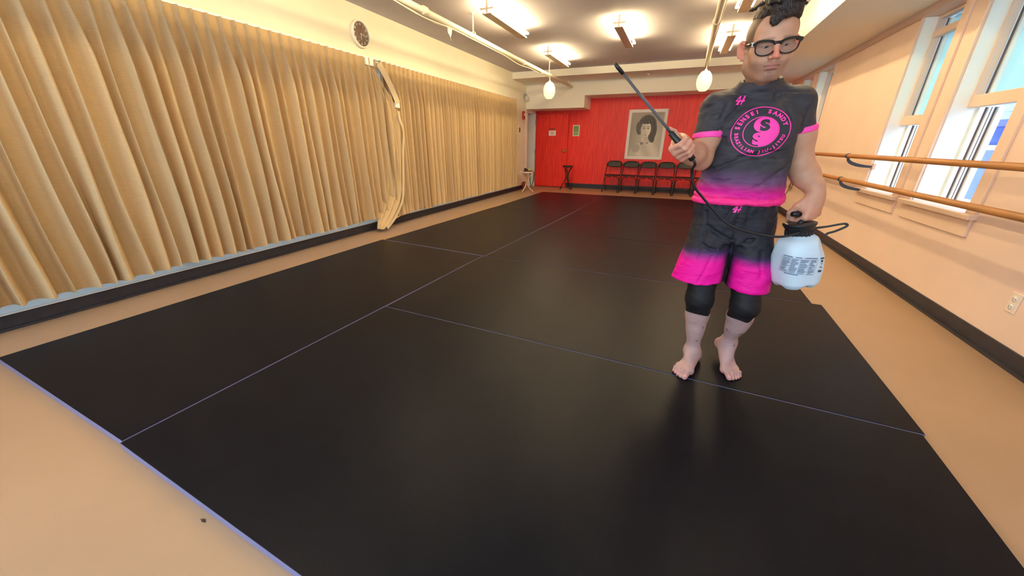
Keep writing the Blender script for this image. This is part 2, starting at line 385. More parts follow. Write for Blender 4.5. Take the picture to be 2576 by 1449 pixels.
def curtain(name, y0, y1, seed, zb=0.178, zt=2.215, spacing=0.108, x0=-3.90, bot=None):
    rnd = random.Random(seed)
    pl = [y0]
    while pl[-1] < y1: pl.append(pl[-1] + spacing * rnd.uniform(0.92, 1.08))
    n = len(pl); per = 14
    amp = [rnd.uniform(0.75, 1.2) for _ in pl]; dy = [rnd.gauss(0, 0.010) for _ in pl]; sub = [rnd.uniform(-1, 1) for _ in pl]
    ph = [rnd.uniform(0, 6.28) for _ in pl]; wid = [rnd.uniform(0.8, 1.35) for _ in pl]
    zs = [zt, zt - 0.03, zt - 0.06, zt - 0.085, zt - 0.10, zt - 0.115, zt - 0.14, zt - 0.18, zt - 0.24, zt - 0.32, zt - 0.45] + \
         [zt - 0.45 - (zt - 0.45 - zb) * t / 16 for t in range(1, 17)]
    mb = MB(); vs = []; fs = []
    cols = (n - 1) * per + 1
    for j, z in enumerate(zs):
        d = zt - z
        g = max(0.0, min(1.0, (d - 0.095) / 0.42)); g = g * g * (3 - 2 * g)   # 0 pinched pleat .. 1 full fold
        low = max(0.0, min(1.0, (d - 0.9) / 1.0))
        for i in range(cols):
            k = min(i // per, n - 2); fr = i / per - k
            yk = pl[k] + (pl[k + 1] - pl[k]) * fr
            e = min(fr, 1 - fr); kk = k if fr < 0.5 else k + 1
            a = amp[kk]
            pinch = math.exp(-(e / 0.075) ** 2) * 0.050 * (0.75 + 0.25 * a)
            if d < 0.115 and d > 0.08: pinch *= 0.72
            head = pinch + 0.004 * math.sin(fr * PI) 
            w = math.cos(e * PI * wid[kk]) if e * wid[kk] < 1 else -1
            ew = (0.145 + 0.06 * low) * (0.85 + 0.25 * wid[kk]); fold = -0.022 + 0.104 * a * math.exp(-(abs(e) / ew) ** 2.0) + 0.007 * sub[kk] * math.sin(fr * 2 * PI + ph[kk])
            x = x0 + head * (1 - g) + fold * g * (1.0 + 0.15 * low)
            x = max(x, XL + 0.028)
            y = yk + g * (dy[kk] * 1.2 * (1 - 2 * e) + 0.022 * math.sin(z * 2.1 + ph[kk]) * low * (1 - 2 * e) + 0.016 * sub[kk] * math.sin(PI * 2 * fr))
            zz = z
            if j == len(zs) - 1: zz = z + 0.006 * w * a + 0.010 * math.sin(k * 0.7) * 0.6
            if bot: x, y, zz = bot(x, y, zz, d)
            vs.append((x, y, zz))
    for j in range(len(zs) - 1):
        for i in range(cols - 1):
            fs.append((j * cols + i, j * cols + i + 1, (j + 1) * cols + i + 1, (j + 1) * cols + i))
    mb.add(vs, fs, 0, True)
    o = mb.build(name, M_curt)
    return o
c1 = curtain('curtain', -0.55, 4.28, 3, x0=-3.895)
tag(c1, 'long tan pleated linen curtain on the left wall, nearer panel up to the gap', 'curtain', 'curtains on the left wall')
def sag(x, y, z, d):
    # the leading corner of the far panel has come off its track and trails on the floor
    t = max(0.0, 1 - (y - 4.62) / 0.42)
    return x + 0.02 * t, y - 0.0 * t, z
c2 = curtain('curtain', 4.40, 9.12, 8, zb=0.160, bot=sag)
tag(c2, 'long tan pleated linen curtain on the left wall, farther panel with the loose trailing corner', 'curtain', 'curtains on the left wall')
# loose corner: cloth hanging between the torn header and the regular pleats
def catmull(pts, t):
    n = len(pts) - 1; s_ = t * n; i = min(int(s_), n - 1); f = s_ - i
    p = [Vector(pts[max(0, min(n, k))]) for k in (i - 1, i, i + 1, i + 2)]
    return 0.5 * ((2 * p[1]) + (p[2] - p[0]) * f + (2 * p[0] - 5 * p[1] + 4 * p[2] - p[3]) * f * f + (3 * p[1] - 3 * p[2] + p[0] * 1 - p[0] * 2 + p[3] if False else (-p[0] + 3 * p[1] - 3 * p[2] + p[3])) * f ** 3)
lead = [(-3.86, 4.30, 2.10), (-3.83, 4.42, 1.90), (-3.80, 4.55, 1.70), (-3.79, 4.60, 1.45), (-3.79, 4.57, 1.05), (-3.79, 4.52, 0.70), (-3.78, 4.44, 0.40), (-3.76, 4.20, 0.16), (-3.73, 3.97, 0.045)]
inner = [(-3.90, 4.26, 2.08), (-3.90, 4.27, 1.8), (-3.90, 4.28, 1.5), (-3.90, 4.27, 1.25), (-3.90, 4.26, 0.95), (-3.90, 4.25, 0.65), (-3.89, 4.18, 0.40), (-3.87, 4.05, 0.20), (-3.83, 3.95, 0.05)]
mb = MB(); vs = []; fs = []; NU, NV = 26, 50
for j in range(NV + 1):
    t = j / NV; A = catmull(lead, t); B = catmull(inner, t)
    for i in range(NU + 1):
        s_ = i / NU; p = A.lerp(B, s_)
        am = 0.022 * math.sin(PI * min(1, t * 3)) if t < 0.33 else 0.022
        p.x += am * math.cos(s_ * 2 * PI * 2.6 + 0.5 * math.sin(t * 5)) * min(1, s_ * 4 + 0.2) * (1 - 0.7 * t ** 4) + 0.012
        vs.append(p)
for j in range(NV):
    for i in range(NU): fs.append((j * (NU + 1) + i, j * (NU + 1) + i + 1, (j + 1) * (NU + 1) + i + 1, (j + 1) * (NU + 1) + i))
mb.add(vs, fs, 0, True)
mb.build('loose_corner', M_curt, c2)['label'] = 'loose front edge hanging off the track down to the floor'
# second side of the trailing corner, back up to the pleats
right = [(-3.88, 4.72, 1.75), (-3.87, 4.74, 1.4), (-3.87, 4.76, 1.0), (-3.87, 4.78, 0.6), (-3.87, 4.85, 0.35), (-3.86, 4.92, 0.17)]
lead2 = [(-3.80, 4.555, 1.70), (-3.80, 4.59, 1.4), (-3.80, 4.56, 1.0), (-3.80, 4.50, 0.62), (-3.79, 4.40, 0.35), (-3.745, 4.02, 0.055)]
mb = MB(); vs = []; fs = []; NU = 12
for j in range(NV + 1):
    t = j / NV; A = catmull(lead2, t); B = catmull(right, t)
    for i in range(NU + 1):
        s_ = i / NU; p = A.lerp(B, s_); p.x += 0.016 * math.sin(s_ * PI * 3 + 0.6) - 0.01
        if t > 0.8: p.z += 0.05 * math.sin(s_ * PI) * (t - 0.8) * 5 * 0.6
        vs.append(p)
for j in range(NV):
    for i in range(NU): fs.append((j * (NU + 1) + i, j * (NU + 1) + i + 1, (j + 1) * (NU + 1) + i + 1, (j + 1) * (NU + 1) + i))
mb.add(vs, fs, 0, True); mb.build('trailing_hem', M_curt, c2)
def ribbon(pts, w, n=40, off=0.0, side=Vector((0, 1, 0))):
    mb = MB(); vs = []
    for j in range(n + 1):
        p = catmull(pts, j / n); d = (catmull(pts, min(1, j / n + 0.01)) - catmull(pts, max(0, j / n - 0.01))).normalized()
        nrm = Vector((1, 0, 0)); sd = d.cross(nrm).normalized()
        vs += [p + nrm * off - sd * w / 2, p + nrm * off + sd * w / 2, p + nrm * (off + 0.003) + sd * w / 2, p + nrm * (off + 0.003) - sd * w / 2]
    fs = []
    for j in range(n):
        for k in range(4): fs.append((j * 4 + k, j * 4 + (k + 1) % 4, j * 4 + 4 + (k + 1) % 4, j * 4 + 4 + k))
    fs += [(3, 2, 1, 0), tuple(n * 4 + k for k in range(4))]
    return mb.add(vs, fs, 0, False)
ribbon([(-3.84, 4.36, 2.17), (-3.82, 4.46, 2.02), (-3.80, 4.53, 1.88), (-3.785, 4.60, 1.72)], 0.10, off=0.02).build('header_tape', M_hem, c2)['label'] = 'torn header tape hanging diagonally'
MB().box((-3.79, 4.55, 1.66), (-3.765, 4.64, 1.73), bevel=0.004).build('curtain_hook', M_white, c2)
lh = [(-3.775, 4.60, 1.62), (-3.765, 4.60, 1.52), (-3.755, 4.64, 1.40), (-3.765, 4.655, 1.30), (-3.765, 4.60, 1.05), (-3.765, 4.55, 0.70), (-3.755, 4.47, 0.40), (-3.735, 4.24, 0.17), (-3.705, 4.02, 0.06)]
ribbon(lh, 0.045, off=0.004).build('side_hem', M_hem, c2)['label'] = 'pale folded side hem'
# curtain track
tr = MB().box((-3.93, -0.6, 2.215), (-3.885, 4.30, 2.235)).box((-3.93, 4.30, 2.215), (-3.885, 9.15, 2.235))
for k in range(12): tr.box((-4.0, -0.3 + k * 0.85, 2.22), (-3.90, -0.27 + k * 0.85, 2.238))
tr = tr.build('curtain_track', M_white); tag(tr, 'thin white curtain track along the top of the left wall curtains', 'curtain rail')
MB().box((-3.905, 4.17, 2.13), (-3.86, 4.31, 2.213), bevel=0.004).build('track_bracket', M_white, tr)

# ------------------------------------------------------------------ ceiling lights
M_tube = mat('fluorescent_tube', (1, 1, 1, 1), 0.5, emit=(1.0, 0.79, 0.44, 1), estr=TUBE)
M_fix = mat('light_fixture_enamel', (0.72, 0.60, 0.42, 1), 0.4)
def fixture(loc, label):
    r = empty('ceiling_light', loc); tag(r, label, 'ceiling light', 'fluorescent strip lights on the ceiling')
    MB().box((-0.055, -0.6, -0.145), (0.055, 0.6, -0.135), bevel=0.002).box((-0.057, -0.6, -0.145), (-0.053, 0.6, -0.125)).box((0.053, -0.6, -0.145), (0.057, 0.6, -0.125)).build('reflector_plate', M_fix, r)
    MB().box((-0.014, -0.59, -0.136), (0.014, 0.59, -0.0)).build('ballast_channel', M_fix, r)
    for s in (-1, 1):
        MB().tube([(s * 0.078, -0.585, -0.09), (s * 0.078, 0.585, -0.09)], 0.0145, 14).build('fluorescent_tube', M_tube, r)
        for e in (-1, 1):
            MB().box((min(s * 0.01, s * 0.088), e * 0.595 - 0.005, -0.100), (max(s * 0.01, s * 0.088), e * 0.595 + 0.005, -0.080), bevel=0.002).build('lamp_holder', M_fix, r)
    return r
f0 = fixture((-2.40, 5.32, ZC), 'fluorescent strip light beside the sprinkler pipe, nearer of the two on the curtain side')
for (x, y, lab) in [(-2.40, 7.67, 'fluorescent strip light on the curtain side just in front of the dropped beam'),
                    (-1.01, 6.47, 'fluorescent strip light in the middle of the ceiling, above the portrait poster'),
                    (0.43, 7.50, 'fluorescent strip light between the hanging lamp and the ear of the person with glasses'),
                    (0.43, 5.22, 'fluorescent strip light above the right pipe, cut off by the top of the photo'),
                    (-2.40, 2.95, 'fluorescent strip light on the curtain side near the camera, out of view'),
                    (-2.40, 0.60, 'fluorescent strip light over the near left mat corner, out of view'),
                    (-1.01, 4.10, 'fluorescent strip light above the second row of mats, out of view'),
                    (0.43, 2.95, 'fluorescent strip light over the person, out of view')]:
    dup(f0, (x, y, ZC), label=lab)

M_shade = mat('lamp_shade', (0.5, 0.48, 0.35, 1), 0.6, emit=(1.0, 0.92, 0.44, 1), estr=PEND)
def pendant(loc, label):
    r = empty('pendant_lamp', loc); tag(r, label, 'hanging lamp', 'egg-shaped lamps under the pipes')
    pr = []
    for i in range(21):
        a = -0.86 + 1.72 * i / 20
        pr.append((0.126 * math.sqrt(1 - (0.90 * a / 0.86) ** 2), 0.158 * a / 0.86))
    mb = MB().lathe(pr, 16); mb.sm = [False] * len(mb.sm)
    mb.build('lamp_shade', M_shade, r)
    MB().lathe([(0.02, 0.155), (0.024, 0.165), (0.024, 0.185), (0.007, 0.19), (0.006, 0.256)], 12).build('lamp_cap', M_white, r)
    return r
p0 = pendant((-2.765, 8.35, 2.262), 'glowing egg-shaped paper lamp under the left sprinkler pipe')
dup(p0, (0.205, 8.15, 2.262), label='glowing egg-shaped paper lamp under the right pipe, beside the shoulder of the person')

# ------------------------------------------------------------------ pipes
M_pipe = mat('painted_pipe', (0.85, 0.76, 0.58, 1), 0.45, bump=0.05, bscale=60)
pr_ = empty('sprinkler_pipe', (-2.79, 6, 2.54)); tag(pr_, 'painted sprinkler pipe with taped wires along the curtain side of the ceiling', 'pipe')
MB().tube([(-0.035, -7.5, 0), (0.0, 0, 0), (0.03, 4.16, 0.010)], 0.033, 16).build('pipe_run', M_pipe, pr_)
for y in (-3.4, -0.914, 2.362, 3.9):
    MB().tube([(0, y, 0.03), (0, y, 0.255)], 0.009, 8).tube([(-0.038, y, -0.0), (-0.03, y, 0.035), (0, y, 0.06), (0.03, y, 0.035), (0.038, y, 0.0), (0, y, -0.038)], 0.007, 6, closed=True) \
        .lathe([(0.03, 0.25), (0.03, 0.26)], 16, c=(0, y, 0)).build('pipe_hanger', M_pipe, pr_)
for y in (-2.0, 0.9, 1.85, 3.98): MB().lathe([(0.038, y - 0.04), (0.043, y - 0.03), (0.043, y + 0.03), (0.038, y + 0.04)], 16, axis='y').build('pipe_coupling', M_pipe, pr_)
MB().tube([(0, y, -0.038 - 0.028 * max(0, math.sin(y * 2.3)) ** 2) for y in [-4 + 0.1 * i for i in range(60)]], 0.007, 6).build('taped_wire', M_pipe, pr_)
MB().tube([(-0.03, y, -0.03 - 0.03 * max(0, math.sin(y * 3.1 + 1)) ** 2) for y in [-3 + 0.1 * i for i in range(20)]], 0.006, 6).build('taped_wire', M_pipe, pr_)
MB().add([(0.0, -1.55, -0.03), (0.0, -1.44, -0.03), (0.0, -1.46, -0.09), (0.01, -1.50, -0.14), (-0.01, -1.53, -0.09)], [(0, 1, 2, 4), (2, 3, 4)]).tube([(0, -1.5, -0.13), (0.005, -1.48, -0.17)], 0.003, 5).build('loose_tape', M_pipe, pr_)
pr2 = empty('sprinkler_pipe', (0.16, 5.6, 2.54)); tag(pr2, 'painted pipe running above the right egg-shaped lamp', 'pipe')
MB().tube([(-0.03, -6, 0), (0.0, 0, 0), (0.05, 2.75, 0)], 0.033, 16).build('pipe_run', M_pipe, pr2)
for y in (-0.1, 2.4): MB().tube([(0.01, y, 0.03), (0.01, y, 0.255)], 0.009, 8).build('pipe_hanger', M_pipe, pr2)
MB().lathe([(0.038, -0.04), (0.043, -0.03), (0.043, 0.03), (0.038, 0.04)], 16, axis='y').build('pipe_coupling', M_pipe, pr2)
MB().tube([(0.038, y, -0.02 - 0.01 * math.sin(3 * y)) for y in [-2 + 0.3 * i for i in range(15)]], 0.006, 6).build('taped_wire', M_pipe, pr2)

# ------------------------------------------------------------------ wall clock
ck = empty('wall_clock', (XL, 4.27, 2.49)); tag(ck, 'round wall clock with a brown dial and white rim above the curtain', 'clock')
M_dial = mat('clock_dial', lin(120, 96, 78), 0.4); M_rim = mat('clock_rim', (0.9, 0.85, 0.72, 1), 0.35)
MB().lathe([(0.150, 0.0), (0.155, 0.01), (0.155, 0.035), (0.150, 0.045), (0.138, 0.047), (0.134, 0.038), (0.134, 0.02), (0.0, 0.02)], 48, axis='x').build('clock_rim', M_rim, ck)
MB().lathe([(0.0, 0.0205), (0.1345, 0.0205), (0.1345, 0.024), (0.0, 0.024)], 40, axis='x').build('clock_dial', M_dial, ck)
def place_text(mb, txt, size, origin, right, up, nrm, mi=0, depth=0.0008, bold=0.0, rot=0.0):
    vs, fs = text_mesh(txt, size, depth, bold)
    ca, sa = math.cos(rot), math.sin(rot)
    P = [Vector(origin) + Vector(right) * (v.x * ca - v.y * sa) + Vector(up) * (v.x * sa + v.y * ca) + Vector(nrm) * (v.z + depth) for v in vs]
    return mb.add(P, fs, mi)
for k in range(1, 13):
    a = k * PI / 6; num = MB()
    place_text(num, str(k), 0.034, (0.0242, 0.106 * math.sin(a), 0.106 * math.cos(a)), (0, 1, 0), (0, 0, 1), (1, 0, 0), bold=0.0006)
    num.build('numeral', M_white, ck)
for name, ang, ln, w in (('hour_hand', math.radians(182), 0.058, 0.0045), ('minute_hand', math.radians(99), 0.095, 0.0035)):
    d = Vector((0, math.sin(ang), math.cos(ang))); MB().tube([Vector((0.028, 0, 0)) - d * 0.01, Vector((0.028, 0, 0)) + d * ln], w, 6).build(name, M_white, ck)
MB().lathe([(0.134, 0.040), (0.134, 0.0415)], 40, axis='x').build('clock_glass', M_glass, ck)

# ------------------------------------------------------------------ ballet barres
M_wood = mat('barre_wood', lin(170, 114, 62), 0.42, noise=0.16, nscale=7, stretch=(8, 0.6, 8))
M_strap = mat('steel_bracket', lin(58, 66, 78), 0.4, metal=0.3)
for z, lab in ((1.10, 'upper wooden ballet barre along the window wall'), (0.857, 'lower wooden ballet barre along the window wall')):
    r = empty('ballet_barre', (1.70, 5, z)); tag(r, lab, 'ballet barre', 'ballet barres on the window wall')
    MB().tube([(0, -3.2, 0), (0, 0, 0), (0, 5.4, 0)], 0.0215, 20).build('wooden_rail', M_wood, r)
    for y in (-2.75, 0.33, 3.35, 5.2):
        mb = MB(); n = 14; vs = []
        for i in range(n + 1):      # crescent-shaped steel plate from under the rail to the wall
            t = i / n; a = PI * 0.5 * t
            x = 0.222 * (1 - math.cos(a)) + 0.004 + 0.006 * t; zz = -0.022 - 0.085 * math.sin(a) ** 0.9
            dx, dz = 0.222 * math.sin(a) + 0.02, -0.085 * math.cos(a) - 1e-3; l_ = math.hypot(dx, dz); nx, nz = -dz / l_, dx / l_
            th = 0.007 + 0.009 * math.sin(PI * min(1, t * 0.8 + 0.1))
            vs += [(x - nx * th, y - 0.006, zz - nz * th), (x - nx * th, y + 0.006, zz - nz * th), (x + nx * th, y + 0.006, zz + nz * th), (x + nx * th, y - 0.006, zz + nz * th)]
        fs = []
        for i in range(n):
            for k in range(4): fs.append((i * 4 + k, i * 4 + (k + 1) % 4, i * 4 + 4 + (k + 1) % 4, i * 4 + 4 + k))
        fs += [(3, 2, 1, 0), tuple(n * 4 + k for k in range(4))]
        mb.add(vs, fs).lathe([(0.0225, y - 0.018), (0.026, y - 0.017), (0.026, y + 0.017), (0.0225, y + 0.018)], 20, axis='y')
        br = mb.build('bracket', M_strap, r)
        MB().box((0.228, y - 0.03, -0.135), (0.25, y + 0.03, -0.075), bevel=0.002).build('wall_block', M_trim, br)

# ------------------------------------------------------------------ folding chairs
def folding_chair(loc, label):
    r = empty('folding_chair', loc); tag(r, label, 'folding chair', 'folding chairs along the red wall')
    hw = 0.205
    # front leg / back upright tube, one each side, joined by the curved top bar
    for s in (-1, 1):
        MB().tube([(s * hw, -0.26, 0.012), (s * hw, 0.02, 0.42), (s * (hw - 0.01), 0.155, 0.63), (s * (hw - 0.035), 0.20, 0.715)], 0.0105, 10).build('leg', M_blackm, r)
        MB().tube([(s * 0.03, -0.07, 0.385), (s * 0.12, -0.065, 0.385), (s * 0.165, -0.045, 0.36), (s * 0.185, -0.015, 0.30), (s * 0.187, 0.17, 0.012)], 0.0095, 10).build('leg', M_blackm, r)
        MB().lathe([(0.013, 0), (0.014, 0.025), (0.012, 0.03)], 10, c=(s * hw, -0.268, 0)).build('foot_cap', M_black, r)
        MB().lathe([(0.013, 0), (0.013, 0.025)], 10, c=(s * 0.187, 0.175, 0)).build('foot_cap', M_black, r)
    for a_, b_, r_ in (((-hw, 0.02, 0.42), (hw, 0.02, 0.42), 0.009), ((-0.186, 0.12, 0.095), (0.186, 0.12, 0.095), 0.007), ((-hw, -0.20, 0.10), (hw, -0.20, 0.10), 0.007)):
        MB().tube([a_, b_], r_, 8).build('stretcher', M_blackm, r)
    mb = MB()                              # moulded seat
    vs = []; n = 8; 
    for top in (0, 1):
        for i in range(n + 1):
            for j in range(n + 1):
                u = -1 + 2 * i / n; v = -1 + 2 * j / n
                k = 1 - 0.06 * (u * u * v * v)
                vs.append((0.192 * u * k, -0.02 + 0.19 * v * k, 0.425 + (0.016 if top else 0.0) - 0.012 * (1 - u * u) * (1 - v * v) - (0.012 if v < -0.9 else 0)))
    fs = []; N = (n + 1) ** 2
    for i in range(n):
        for j in range(n):
            a = i * (n + 1) + j; fs.append((a, a + 1, a + n + 2, a + n + 1)); fs.append((N + a, N + a + n + 1, N + a + n + 2, N + a + 1))
    ed = [i * (n + 1) for i in range(n + 1)] + [n * (n + 1) + j for j in range(1, n + 1)] + [i * (n + 1) + n for i in range(n - 1, -1, -1)] + [j for j in range(n - 1, 0, -1)]
    for a, b in zip(ed, ed[1:] + ed[:1]): fs.append((a, b, N + b, N + a))
    mb.add(vs, fs, 0, True).build('seat', M_black, r)
    mb = MB(); vs = []; nu, nv = 16, 6       # moulded back, rounded top corners and bowed lower edge
    for side in (0, 1):
        for i in range(nu + 1):
            u = -1 + 2 * i / nu
            top = 0.785 - 0.075 * abs(u) ** 4.5; botm = 0.645 - 0.018 * (1 - u * u) + 0.012 * abs(u) ** 6
            for j in range(nv + 1):
                v = j / nv; z = botm + (top - botm) * v
                y = 0.165 + (z - 0.63) * 0.42 + 0.022 * (1 - u * u) + (0.018 if side else 0.0) * (1 - 0.9 * (1 if j in (0, nv) or i in (0, nu) else 0))
                vs.append((0.215 * u * (1 - 0.02 * v), y, z))
    fs = []; N = (nu + 1) * (nv + 1)
    for i in range(nu):
        for j in range(nv):
            a = i * (nv + 1) + j; fs.append((a, a + 1, a + nv + 2, a + nv + 1)); fs.append((N + a, N + a + nv + 1, N + a + nv + 2, N + a + 1))
    ed = [i * (nv + 1) for i in range(nu + 1)] + [nu * (nv + 1) + j for j in range(1, nv + 1)] + [i * (nv + 1) + nv for i in range(nu - 1, -1, -1)] + [j for j in range(nv - 1, 0, -1)]
    for a, b in zip(ed, ed[1:] + ed[:1]): fs.append((a, b, N + b, N + a))
    mb.add(vs, fs, 0, True).build('backrest', M_black, r)
    return r
ch0 = folding_chair((-1.585, 10.52, 0), 'black folding chair at the door end of the row')
xs = [-1.14, -0.695, -0.25, 0.195, 0.64]
for x, y, lab in zip(xs, (10.50, 10.42, 10.42, 10.46, 10.5), ('black folding chair second from the door end of the row, under the poster edge', 'black folding chair third from the door end, below the portrait poster',
                                  'black folding chair fourth from the door end, right below the sprayer hand', 'black folding chair fifth from the door end, crossed by the black hose',
                                  'black folding chair at the end of the row, mostly hidden behind the person')):
    dup(ch0, (x, y, 0), label=lab)

# folding stool
st = empty('folding_stool', (-2.80, 10.36, 0)); tag(st, 'black round folding stool in front of the red door', 'stool')
MB().lathe([(0.0, 0.60), (0.13, 0.60), (0.145, 0.61), (0.148, 0.625), (0.14, 0.640), (0.10, 0.645), (0.0, 0.646)], 32).build('seat', M_black, st)
for k in range(3):
    for d in (-0.10, 0.10):
        a = 2 * PI * k / 3 + 0.5; at = a + d * 2.2; ab = a + PI + d * 1.6
        leg = MB().tube([(0.115 * math.cos(at), 0.115 * math.sin(at), 0.605), (0.028 * math.cos(a + PI / 2) * (1 if d > 0 else -1), 0.028 * math.sin(a + PI / 2) * (1 if d > 0 else -1), 0.37), (0.195 * math.cos(ab), 0.195 * math.sin(ab), 0.008)], 0.0095, 8)
        leg.build('leg', M_blackm, st)
    MB().tube([(0.15 * math.cos(a + PI - 0.22), 0.15 * math.sin(a + PI - 0.22), 0.10), (0.15 * math.cos(a + PI + 0.22), 0.15 * math.sin(a + PI + 0.22), 0.10)], 0.006, 6).build('stretcher', M_blackm, st)

# small bentwood table with things on it
M_bent = mat('bentwood', lin(236, 196, 150), 0.4, noise=0.08, nscale=10)
tb = empty('side_table', (-3.66, 9.42, 0)); tag(tb, 'small round white side table with curved bentwood legs beside the far curtain', 'table')
MB().lathe([(0.0, 0.488), (0.19, 0.488), (0.195, 0.494), (0.195, 0.502), (0.19, 0.508), (0.0, 0.508)], 36).build('table_top', M_white, tb)
for k in range(3):
    a = 2 * PI * k / 3 + 0.18; mb = MB(); vs = []; n = 18
    for i in range(n + 1):
        t = i / n; z = 0.488 * (1 - t); rr = 0.022 + 0.165 * (2 * abs(t - 0.5)) ** 2.2
        c_ = Vector((math.cos(a), math.sin(a), 0)); sd = Vector((-math.sin(a), math.cos(a), 0)) * 0.016
        dr = 0.165 * 2.2 * (2 * abs(t - 0.5)) ** 1.2 * (2 if t > 0.5 else -2) * -1 / 0.488
        tang = Vector((c_.x * dr, c_.y * dr, 1)).normalized(); nn = tang.cross(sd).normalized() * 0.008
        p = c_ * rr + Vector((0, 0, z)); vs += [p - sd - nn, p + sd - nn, p + sd + nn, p - sd + nn]
    fs = [(i * 4 + k2, i * 4 + (k2 + 1) % 4, i * 4 + 4 + (k2 + 1) % 4, i * 4 + 4 + k2) for i in range(n) for k2 in range(4)] + [(3, 2, 1, 0), tuple(n * 4 + k2 for k2 in range(4))]
    mb.add(vs, fs, 0, True).build('leg', M_bent, tb)
bx = MB().box((-0.10, -0.07, 0), (0.12, 0.07, 0.026), bevel=0.004).build('flat_case', mat('brown_case', lin(110, 66, 36), 0.6), None, (-3.64, 9.42, 0.5085)); tag(bx, 'flat brown case lying on the white side table', 'case')
bx = MB().lathe([(0.0, -0.02), (0.03, -0.018), (0.036, 0), (0.03, 0.018), (0.0, 0.02)], 20, c=(-0.05, 0, 0.036), axis='y').lathe([(0, -0.015), (0.02, -0.012), (0.024, 0), (0.02, 0.012), (0, 0.015)], 16, c=(0.012, 0, 0.024), axis='y').box((-0.04, -0.01, 0.002), (0.01, 0.01, 0.02)) \
    .build('headphones', M_black, None, (-3.65, 9.42, 0.535)); tag(bx, 'small dark round gadget standing on the brown case', 'gadget')
bx = MB().lathe([(0.0, -0.02), (0.026, -0.018), (0.032, 0), (0.026, 0.018), (0.0, 0.02)], 20, c=(0, 0, 0.032), axis='y').box((0.0, -0.018, 0.0), (0.045, 0.018, 0.022), bevel=0.004).build('tape_roll', mat('yellow_green', lin(196, 186, 90), 0.5), None, (-3.60, 9.41, 0.535)); tag(bx, 'yellow-green rounded object on the brown case next to the dark gadget', 'object')
bx = MB().tube([(-3.475, 9.40, 0.512), (-3.452, 9.39, 0.505), (-3.449, 9.39, 0.46), (-3.46, 9.40, 0.32), (-3.50, 9.42, 0.17), (-3.525, 9.43, 0.145), (-3.555, 9.44, 0.18), (-3.58, 9.45, 0.36), (-3.585, 9.46, 0.485)], 0.009, 8).build('carrying_strap', M_black); tag(bx, 'black strap looping down from the edge of the white side table', 'strap')
bx = MB().box((-0.035, -0.06, 0), (0.035, 0.06, 0.20), bevel=0.01).build('fire_extinguisher_box', mat('dark_red_box', lin(140, 50, 40), 0.5), None, (-3.93, 9.93, 0.0)); bx.name = 'red_box'; tag(bx, 'small dark red box on the floor against the left wall behind the side table', 'box')

# ------------------------------------------------------------------ wall things
fa = empty('fire_alarm', (XL, 9.91, 1.905)); tag(fa, 'red fire alarm strobe on the white wall beside the doorway', 'fire alarm')
MB().box((0, -0.05, -0.10), (0.05, 0.05, 0.10), bevel=0.012).build('alarm_body', mat('alarm_red', lin(200, 40, 30), 0.4), fa)
MB().box((0.05, -0.03, -0.02), (0.075, 0.03, 0.05), bevel=0.01).build('strobe_lens', M_white, fa)
sp = empty('wall_speaker', (XL, 9.97, 2.32)); tag(sp, 'small white speaker mounted high on the wall past the far curtain', 'speaker')
MB().box((0.05, -0.05, -0.08), (0.13, 0.05, 0.04), bevel=0.015).build('speaker_case', mat('speaker_grey', (0.62, 0.58, 0.55, 1), 0.5), sp)
MB().box((0.0, -0.03, 0.02), (0.08, 0.03, 0.10), bevel=0.006).build('mount', mat('grey_mount', (0.35, 0.33, 0.32, 1), 0.5), sp)
sw = MB().box((0, -0.04, -0.06), (0.008, 0.04, 0.06), bevel=0.003).box((0.008, -0.015, -0.02), (0.014, 0.015, 0.02)).build('light_switch', mat('brown_switch', lin(120, 84, 52), 0.5), None, (XL, 9.70, 1.54)); tag(sw, 'small brown wall switch between the far curtain and the doorway', 'switch')
sd = MB().lathe([(0.0, -0.03), (0.012, -0.03), (0.014, -0.02), (0.008, -0.012), (0.035, -0.006), (0.04, 0.0)], 20).build('ceiling_sprinkler', M_white, None, (-0.896, 9.62, 2.66)); tag(sd, 'small white sprinkler head under the dropped beam', 'sprinkler')
ol = empty('wall_outlet', (XR, 2.972, 0.345)); tag(ol, 'white double power outlet low on the right wall', 'outlet')
MB().box((-0.007, -0.037, -0.06), (0, 0.037, 0.06), bevel=0.003).build('cover_plate', mat('outlet_plate', (0.85, 0.72, 0.60, 1), 0.4), ol)
for z in (-0.024, 0.024):
    MB().lathe([(0.0, 0), (0.017, 0), (0.017, 0.003), (0.0, 0.003)], 20, axis='x', c=(-0.0102, 0, z)).build('socket', M_white, ol)
    MB().box((-0.0112, -0.008, z - 0.005), (-0.0102, -0.006, z + 0.006)).box((-0.0112, 0.006, z - 0.005), (-0.0102, 0.008, z + 0.006)).build('socket_slot', M_black, ol)
wb = MB().box((-0.05, -0.13, -0.035), (0, 0.13, 0.035), bevel=0.004).build('junction_box', M_white, None, (XR - 0.02, 8.50, 0.70)); tag(wb, 'white box under the far window beside the elbow of the person', 'box')
cbl = MB().tube([(1.93, 8.42, 0.70), (1.935, 8.30, 0.66), (1.938, 8.24, 0.55), (1.938, 8.34, 0.42), (1.938, 8.5, 0.30), (1.93, 8.62, 0.14), (1.90, 8.6, 0.02), (1.80, 8.3, 0.012), (1.66, 8.05, 0.012)], 0.006, 6) \
    .tube([(1.94 - 0.01 * (i % 2), 8.16 + 0.09 * math.cos(i * 0.55) + 0.01 * i * 0.3, 0.60 - 0.004 * i + 0.075 * math.sin(i * 0.55)) for i in range(26)], 0.005, 6) \
    .build('power_cord', mat('cord', lin(120, 84, 50), 0.5)); tag(cbl, 'thin brown cord hanging in loops below the far window', 'cord')

